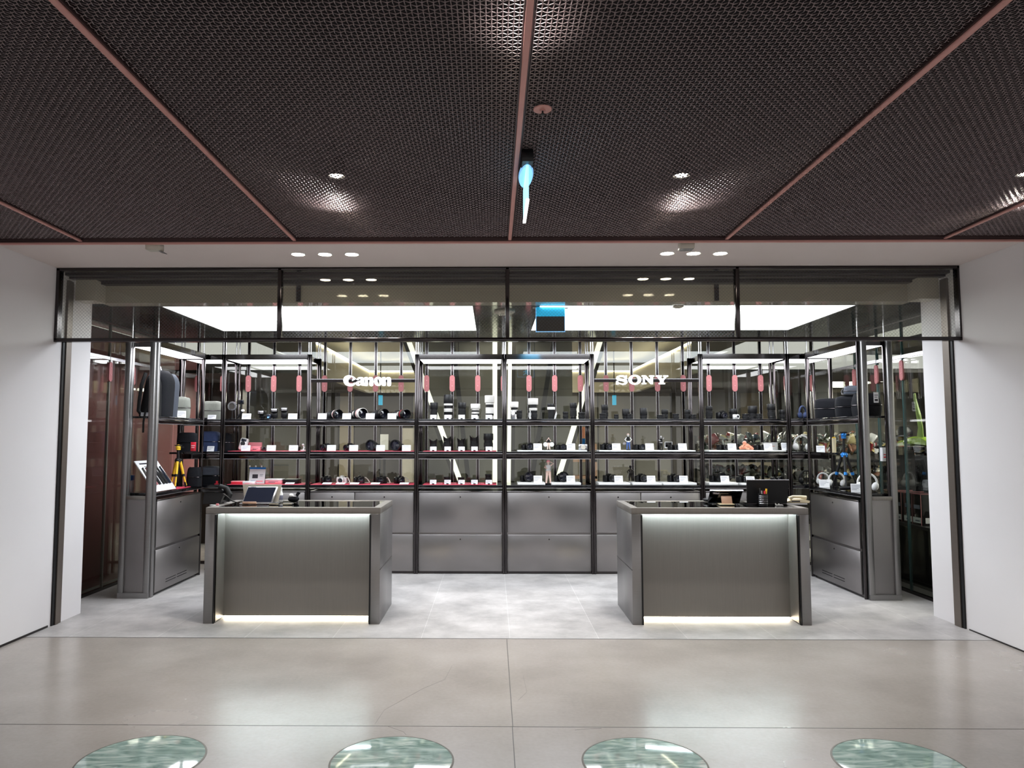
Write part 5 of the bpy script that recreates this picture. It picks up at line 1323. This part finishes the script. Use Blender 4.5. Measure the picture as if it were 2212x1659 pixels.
t = thing('card_terminal', 'black payment phone with curved cable on the left end of the left counter', 'payment phone', on(463, 1088), .1); t.scale = (1.1, 1.0, 1.1)
obj('base', MB().prism([(-.085, 0), (.05, 0), (.075, .07), (.06, .085), (-.07, .085)], .13, Matrix.Translation((0, -.03, 0))), 'black', t)
obj('screen', MB().box(-.085, .075, -.06, .1, .085, .11, ch=.008, T=Matrix.Rotation(-.1, 4, 'X')), 'black_gloss', t)
obj('handset', MB().tube([(.09, .0, .02), (.11, .01, .07), (.085, .02, .11), (.03, .03, .125)], .026, 10), 'black_rub', t)
obj('cable', MB().tube([(.05, -.02, .09), (.1, -.03, .06), (.14, -.02, .02), (.17, 0, .008)], .005, 6), 'black', t)
for lab, px, m, s in (('scrap of white paper at the left corner of the left counter', 459, 'card', (.05, .04)), ('tiny pinkish clip before the payment phone', 469, 'pink', (.02, .015))):
    t = thing('paper_slip', lab, 'paper', on(px, 1092)); obj('sheet', MB().box(-s[0] / 2, s[0] / 2, 0, s[1], 0, .002 if m == 'card' else .014, ch=.0005), m, t)
t = thing('tablet_on_stand', 'dark tablet leaning on a grey stand on the left counter', 'tablet', on(556, 1089), .02)
T = Matrix.Rotation(-.55, 4, 'X') @ Matrix.Translation((0, 0, .012))
sh = Matrix(((1, 0, .16, 0), (0, 1, 0, 0), (0, 0, 1, 0), (0, 0, 0, 1)))
obj('case', MB().box(-.135, .125, 0, .010, 0, .155, ch=.004, T=T @ sh), 'silver', t); obj('screen', MB().box(-.128, .112, -.0015, .002, .006, .148, T=T @ sh), 'navy', t)
obj('stand_back', MB().prism([(-.15, .0), (.14, .0), (.17, .158), (-.17, .158)], .012, Matrix.Translation((0, .13, 0))), 'lintel', t)
obj('stand_base', MB().box(-.15, .16, -.02, .14, 0, .008, ch=.002), 'silver', t)
t = thing('wooden_tray', 'small pale wooden bar before the tablet', 'tray', (on(541, 1089)[0], on(541, 1089)[1] - .03, HC)); obj('block', MB().box(-.06, .06, -.008, .008, 0, .022, ch=.004), 'wood', t)
t = thing('spray_bottle', 'slim white spray bottle behind the tablet stand, left counter', 'bottle', on(606, 1085))
obj('body', MB().lathe([(.017, 0), (.02, .004), (.02, .075), (.013, .092), (.012, .1)], 20), 'white', t); obj('cap', MB().lathe([(.013, .1), (.013, .125), (.01, .128), (1e-5, .128)], 18), 'card', t); obj('label', MB().lathe([(.0203, .02), (.0206, .021), (.0206, .06), (.0203, .061)], 20), 'ink', t)
for lab, px, m in (('black card case lying right of the tablet', 593, 'black'), ('flat olive-black notebook at the edge of the counter glass', 622, 'taupe_dark')):
    t = thing('card_case', lab, 'case', on(px, 1090), .0); obj('cover', MB().box(-.042, .042, -.02, .03, 0, .012, ch=.003), m, t); obj('edge', MB().box(-.039, .039, -.0215, -.0185, .003, .009), 'cream', t)
t = thing('camera_pouch', 'slumped black pouch with white puff on the left counter', 'pouch', on(634, 1085), 0)
obj('body', MB().ell((0, 0, .028), (.05, .04, .03), 16).tube([(.02, .01, .04), (.03, .02, .07), (.045, .02, .085)], .014, 10), 'fabric_black', t); obj('puff', MB().ell((-.018, -.01, .058), (.022, .02, .018), 12), 'white', t); obj('buckle', MB().box(.0, .03, -.035, -.02, .05, .058), 'silver', t)
# right counter
t = thing('computer_mouse', 'dark computer mouse left of the tablet stand, right counter', 'mouse', on(1528, 1084), .5)
obj('body', MB().ell((0, 0, .017), (.032, .05, .0165), 18), 'black', t); obj('wheel', MB().cyl((-.003, -.03, .03), (.003, -.03, .03), .008, n=12), 'silver', t)
t = thing('tablet_on_stand', 'tablet seen from behind on a wooden-footed stand, right counter', 'tablet', on(1570, 1091), -.02)
T = Matrix.Translation((0, .05, .03)) @ Matrix.Rotation(.9, 4, 'X')
obj('case', MB().box(-.135, .14, .0, .012, 0.0, .16, ch=.005, T=Matrix.Translation((0, .11, .0)) @ Matrix.Rotation(.75, 4, 'X')), 'dark_steel', t)
obj('rim', MB().box(-.138, .143, -.001, .014, .155, .162, T=Matrix.Translation((0, .11, .0)) @ Matrix.Rotation(.75, 4, 'X')), 'silver', t)
obj('support', MB().box(-.045, .045, .0, .012, 0, .075, ch=.006, T=Matrix.Translation((.005, .0, .008)) @ Matrix.Rotation(-.35, 4, 'X')), 'wood', t)
obj('base', MB().box(-.06, .06, -.02, .1, 0, .010, ch=.003), 'cream_plastic', t)
t = thing('laptop', 'open dark grey laptop seen from behind on the right counter', 'laptop', (on(1638, 1086)[0], 6.36, HC), .0)
obj('base', MB().box(-.175, .165, .0, .24, 0, .016, ch=.004), 'dark_steel', t)
T = Matrix.Translation((0, -.002, .016)) @ Matrix.Rotation(.14, 4, 'X')
l = obj('lid', MB().prism([(-.172, .0), (.166, .0), (.178, .195), (-.178, .195)], .008, T), 'black', t); obj('lid_edge', MB().box(-.179, .179, -.001, .009, .194, .198, T=T), 'silver', l)
obj('screen', MB().box(-.165, .165, .0082, .0095, .01, .185, T=T), 'navy', l); obj('keyboard', MB().box(-.16, .16, .03, .13, .016, .018), 'black', t)
pc = on(1649, 1093)
t = thing('pen_cup', 'black wire mesh pen cup before the laptop', 'pen cup', pc)
mb = MB().lathe([(1e-5, .002), (.034, .002), (.036, .0), (.038, .1), (.036, .1), (.033, .004), (1e-5, .004)], 24)
obj('cup', mb, 'black', t)
mb = MB()
for z in (.02, .035, .05, .065, .08): mb.lathe([(.0378, z), (.0394, z + .002), (.0378, z + .004)], 24, caps=False)
obj('band', mb, 'silver', t)
for lab, dx, dy, lean, m, cap, L in (('yellow highlighter standing in the pen cup', .018, -.005, (.014, .0), 'yellow', 'yellow', .135), ('red pen standing in the pen cup', .004, -.012, (.008, .0), 'red', 'red', .118), ('silver pen standing in the pen cup', -.004, .008, (-.004, .01), 'silver', 'silver', .118), ('black marker standing in the pen cup', -.018, .002, (-.012, .006), 'black', 'black_gloss', .14)):
    b, e = Vector((0, 0, 0)), Vector((lean[0], lean[1], L))
    t = thing('pen', lab, 'pen', (pc[0] + dx * .75, pc[1] + dy * .9, HC + .008), 0, 'pens in the wire mesh cup')
    obj('barrel', MB().tube([b, b.lerp(e, .7)], .0065, 10), m, t); obj('cap', MB().tube([b.lerp(e, .7), e], .0078, 10), cap, t)
p0 = on(1715, 1090)
t = thing('folder', 'black folder under the cream telephone, right counter', 'folder', (p0[0] + .005, p0[1], HC)); obj('cover', MB().box(-.1, .1, -.03, .16, 0, .014, ch=.003), 'black', t); obj('pages', MB().box(-.095, .095, -.032, -.028, .003, .011), 'card', t)
t = thing('desk_telephone', 'cream desk telephone on a black folder at the end of the right counter', 'telephone', (p0[0] + .028, p0[1] + .02, HC + .0145))
obj('base', MB().prism([(-.1, 0), (.1, 0), (.105, .018), (.06, .03), (-.02, .03), (-.1, .01)], .14, Matrix.Translation((0, -.03, 0))), 'cream_plastic', t)
obj('handset', MB().tube([(-.06, -.01, .035), (-.03, -.01, .05), (.03, -.01, .05), (.08, -.01, .042)], .016, 10, rs=[.018, .013, .013, .018]), 'cream_plastic', t); obj('keypad', MB().box(-.05, .02, -.0315, -.0295, .008, .02), 'taupe_dark', t)
t = thing('paper_slip', 'white cable and papers left of the cream telephone', 'paper', on(1686, 1092)); obj('sheet', MB().box(-.035, .02, -.01, .03, 0, .004), 'card', t); obj('cable', MB().tube([(-.03, .02, .006), (-.025, .05, .01), (-.01, .06, .01), (.01, .05, .006)], .004, 6), 'white', t)

# ================================================================== BEYOND THE RIGHT-HAND GLASS
def rack(lab, x0, x1, y0, y1, z, n, seed, zh=.3, face=None):
    """Heaped glossy packages no one could count, on a dark shelf."""
    rs = random.Random(seed); mb = MB()
    for i in range(n):
        x, y = rs.uniform(x0 + .1, x1 - .1), rs.uniform(y0 + .09, y1 - .09); s = rs.uniform(.025, .065)
        T = Matrix.Translation((x, y, z + rs.uniform(.092, max(.1, zh)))) @ Matrix.Rotation(rs.uniform(0, 6), 4, 'Z') @ Matrix.Rotation(rs.uniform(-.8, .8), 4, 'X') @ Matrix.Rotation(rs.uniform(-.6, .6), 4, 'Y')
        if i % 3: mb.box(-s, s, -s * .3, s * .3, -s, s * .9, 0, ch=s * .2, T=T)
        else: mb.ell((0, 0, 0), (s, s * .5, s * .8), 7, 0, T)
    o = obj('packaged_goods', mb, 'packages'); o['kind'] = 'stuff'; o['label'] = lab; o['category'] = 'goods'
    return o


def rack_frame(lab, x0, x1, y0, y1, zs):
    t = thing('market_rack', lab, 'rack', (x0, y0, .004), 0, 'dark racks beyond the glass')
    for z in zs: obj('shelf', MB().box(0, x1 - x0, 0, y1 - y0, z - .03, z), 'black', t)
    for x in (0, x1 - x0 - .03):
        for y in (0, y1 - y0 - .03): obj('post', MB().box(x, x + .03, y, y + .03, 0, max(zs) + .3), 'taupe_dark', t)


rack_frame('dark market rack behind the rear glass on the right', 2.5, 5.0, 9.25, 9.75, (.5, .92, 1.22))
rack('jumble of glossy packages on the rack behind the rear glass', 2.55, 4.95, 9.28, 9.7, .92, 420, 1, .19)
rack('upper jumble of glossy packages on the rack behind the rear glass', 2.55, 4.95, 9.28, 9.7, 1.22, 380, 2, .30)
rack_frame('dark market rack beside the right glass wall, behind the person', 5.2, 5.8, 8.9, 10.7, (.45, .95, 1.22))
rack('jumble of glossy packages on the rack beside the right glass wall', 5.23, 5.75, 8.95, 10.65, .95, 320, 3, .14)
rack('upper jumble of glossy packages on the rack beside the right glass wall', 5.23, 5.75, 8.95, 10.65, 1.22, 260, 4, .2)
# ledge with lime plastic and boxes just outside the side glass
p = P(1975, 966, X=4.45)
t = thing('black_ledge', 'black ledge under the lime plastic bag beyond the right glass', 'ledge', (4.3, 7.45, 1.375)); obj('panel', MB().box(0, .4, 0, .95, 0, .03), 'black_gloss', t); obj('bracket', MB().box(.1, .3, .72, .76, -.7545, 0), 'black', t)
t = thing('plastic_bag', 'lime green crumpled plastic bag on the black ledge beyond the right glass', 'bag', (4.48, 7.86, 1.405), 0)
rsx = random.Random(5); mb = MB().tube([(-.03, -.22, .03), (.0, -.1, .045), (.0, .05, .05), (-.02, .2, .035), (-.03, .34, .02)], .05, 12, rs=[.03, .05, .055, .045, .02]); mb.v = [(x + rsx.uniform(-.008, .008), y + rsx.uniform(-.008, .008), max(.0, z + rsx.uniform(-.01, .012))) for x, y, z in mb.v]
obj('body', mb, 'lime', t, ang=.2)
mb = MB().tube([(.0, -.02, .06), (.01, -.03, .2), (.0, -.01, .33), (-.01, .04, .5), (-.01, .05, .56)], .03, 8, rs=[.06, .034, .03, .022, .012]); mb.v = [(x * .4 + rsx.uniform(-.006, .006), y + rsx.uniform(-.01, .01), z) for x, y, z in mb.v]
obj('upright_sheet', mb, 'lime_thin', t, ang=.2)
for i, px in enumerate((1944, 1967, 1990, 2010)):
    X = 4.42; q = P(px, 1095, X=X)
    t = thing('product_box', f'black box with red edges and white label, {ORD[i]} of four beyond the right glass', 'box', (X, q.y, .6205), 0, 'red-edged black boxes on a low rail')
    part('carton', t, 'rb', lambda: MB().box(-.14, .14, -.078, .078, 0, .31, ch=.004), 'black_gloss')
    part('red_edge', t, 'rbe', lambda: MB().box(-.142, -.137, -.079, -.075, 0, .311).box(-.143, .1, -.08, -.076, .306, .312).box(-.143, -.139, -.078, .078, .306, .312), 'maroon')
    part('label', t, 'rbl', lambda: MB().box(-.1405, -.14, -.07, .07, .02, .075, 0).box(-.141, -.1405, -.05, .03, .035, .05, 1).box(-.1405, -.14, -.06, .05, .16, .2, 1).box(-.1, .08, -.0795, -.078, .02, .075, 0), ['card', 'ink'])
t = thing('box_rail', 'low black stand carrying the red-edged boxes beyond the right glass', 'stand', (4.24, 6.55, 0)); obj('top', MB().box(0, .4, 0, 1.75, .59, .62), 'black', t); obj('front', MB().box(.02, .38, .02, 1.73, .004, .59), 'black_gloss', t)
t = thing('hall_column', 'cream lit column beyond the right glass behind the lime bag', 'column', (6.2, 10.1, 0)); obj('shaft', MB().box(-.15, .15, -.15, .15, .004, 2.28), 'cream', t); obj('band', MB().box(-.16, .16, -.16, .16, 1.62, 1.68), 'frame', t)


# ------------------------------------------------------------------ person in black beyond the right glass
def skinned(name, nodes, edges, mats, parent, sub=2):
    me = bpy.data.meshes.new(name); me.from_pydata([n[0] for n in nodes], edges, [])
    o = link(name, me, parent); me.materials.append(M[mats])
    sk = o.modifiers.new('skin', 'SKIN')
    for i, n in enumerate(nodes):
        r = n[1] if isinstance(n[1], tuple) else (n[1], n[1]); me.skin_vertices[0].data[i].radius = r
    me.skin_vertices[0].data[0].use_root = True
    o.modifiers.new('sub', 'SUBSURF').levels = sub; o.modifiers['sub'].render_levels = sub
    for q in me.polygons: q.use_smooth = True
    return o


t = thing('person', 'person in black jacket and dark cap standing beyond the right glass wall', 'person', (4.80, 8.72, .006), -.9); t.scale = (.93, .93, .93)
B = [((0, 0, .90), (.15, .11)), ((0, 0, 1.08), (.13, .10)), ((0, 0, 1.26), (.16, .11)), ((0, 0, 1.36), (.10, .08)), ((0, -.01, 1.43), .052), ((0, -.02, 1.50), (.065, .075)), ((0, -.02, 1.58), (.075, .09)), ((0, -.01, 1.64), (.06, .07)),
     ((.18, 0, 1.33), .055), ((.23, .02, 1.08), .042), ((.2, -.1, .88), .034), ((.195, -.13, .82), .028), ((-.18, 0, 1.33), .055), ((-.23, .02, 1.08), .042), ((-.2, -.1, .88), .034), ((-.195, -.13, .82), .028),
     ((.09, 0, .82), .09), ((.1, -.01, .48), .065), ((.1, .01, .1), .045), ((.1, -.1, .04), .035), ((-.09, 0, .82), .09), ((-.1, -.01, .48), .065), ((-.1, .01, .1), .045), ((-.1, -.1, .04), .035)]
E_ = [(0, 1), (1, 2), (2, 3), (3, 4), (4, 5), (5, 6), (6, 7), (3, 8), (8, 9), (9, 10), (10, 11), (3, 12), (12, 13), (13, 14), (14, 15), (0, 16), (16, 17), (17, 18), (18, 19), (0, 20), (20, 21), (21, 22), (22, 23)]
body = skinned('body', B, E_, 'clothed_body', t)
g = lambda r, k: tuple(q + k for q in r) if isinstance(r, tuple) else r + k
J = [0, 1, 2, 3, 8, 9, 10, 12, 13, 14]; jm = {a: i for i, a in enumerate(J)}
skinned('jacket', [(B[i][0], g(B[i][1], .034)) for i in J], [(jm[a], jm[b]) for a, b in E_ if a in jm and b in jm], 'fabric_black', t)
J = [0, 16, 17, 18, 20, 21, 22]; jm = {a: i for i, a in enumerate(J)}
skinned('trousers', [(B[i][0], g(B[i][1], .018)) for i in J], [(jm[a], jm[b]) for a, b in E_ if a in jm and b in jm], 'black_rub', t)
obj('hair', MB().lathe([(.088, 1.56), (.1, 1.60), (.094, 1.66), (.06, 1.715), (1e-5, 1.73)], 18, 0, Matrix.Translation((0, .0, -.0)) @ Matrix.Diagonal((.95, 1.1, 1, 1))), 'hair', t)
obj('cap', MB().lathe([(.094, 1.62), (.101, 1.63), (.096, 1.69), (.06, 1.74), (1e-5, 1.75)], 18, 0, Matrix.Diagonal((.97, 1.12, 1, 1))).prism([(-.07, 1.622), (.07, 1.622), (.06, 1.634), (-.06, 1.634)], .1, Matrix.Translation((0, -.19, 0))), 'black', t)
f = MB().ell((-.03, -.092, 1.575), (.01, .006, .006), 8).ell((.03, -.092, 1.575), (.01, .006, .006), 8)
obj('eyes', f, 'black', t); obj('nose', MB().ell((0, -.105, 1.55), (.012, .018, .02), 8), 'skin', t); obj('mouth', MB().ell((0, -.09, 1.51), (.022, .008, .006), 8), 'red', t)
for s in (-1, 1):
    obj('ear', MB().ell((s * .08, -.0, 1.56), (.012, .02, .03), 8), 'skin', t)
    obj('shoe', MB().ell((s * .1, -.06, .035), (.05, .13, .04), 14), 'black', t)
    hand = MB().ell((s * .194, -.135, .80), (.02, .035, .045), 10)
    for k in range(4): hand.tube([(s * .194, -.16 + .02 * k, .77), (s * .192, -.165 + .02 * k, .73), (s * .182, -.163 + .02 * k, .70 + .008 * abs(k - 1))], .0085, 6)
    hand.tube([(s * .185, -.165, .80), (s * .17, -.185, .77), (s * .165, -.19, .745)], .0095, 6)
    obj('hand', hand, 'skin', t)

# set every loose thing down a hair above what carries it
for o in list(COL.objects):
    if o.parent is None and o.get('category') in ('price card', 'price tag', 'lens', 'camera', 'flash', 'box', 'case', 'bag', 'backpack', 'headphones', 'tripod', 'figure', 'display mat', 'display riser', 'clip', 'strap', 'screen', 'ring light',
                                                 'grip', 'gimbal', 'stick', 'poster stand', 'display board', 'tablet', 'laptop', 'mouse', 'tray', 'bottle', 'pouch', 'paper', 'payment phone', 'pen cup', 'folder'):
        o.location.z += .0004 if o['category'] in ('display mat', 'display riser') else .0012
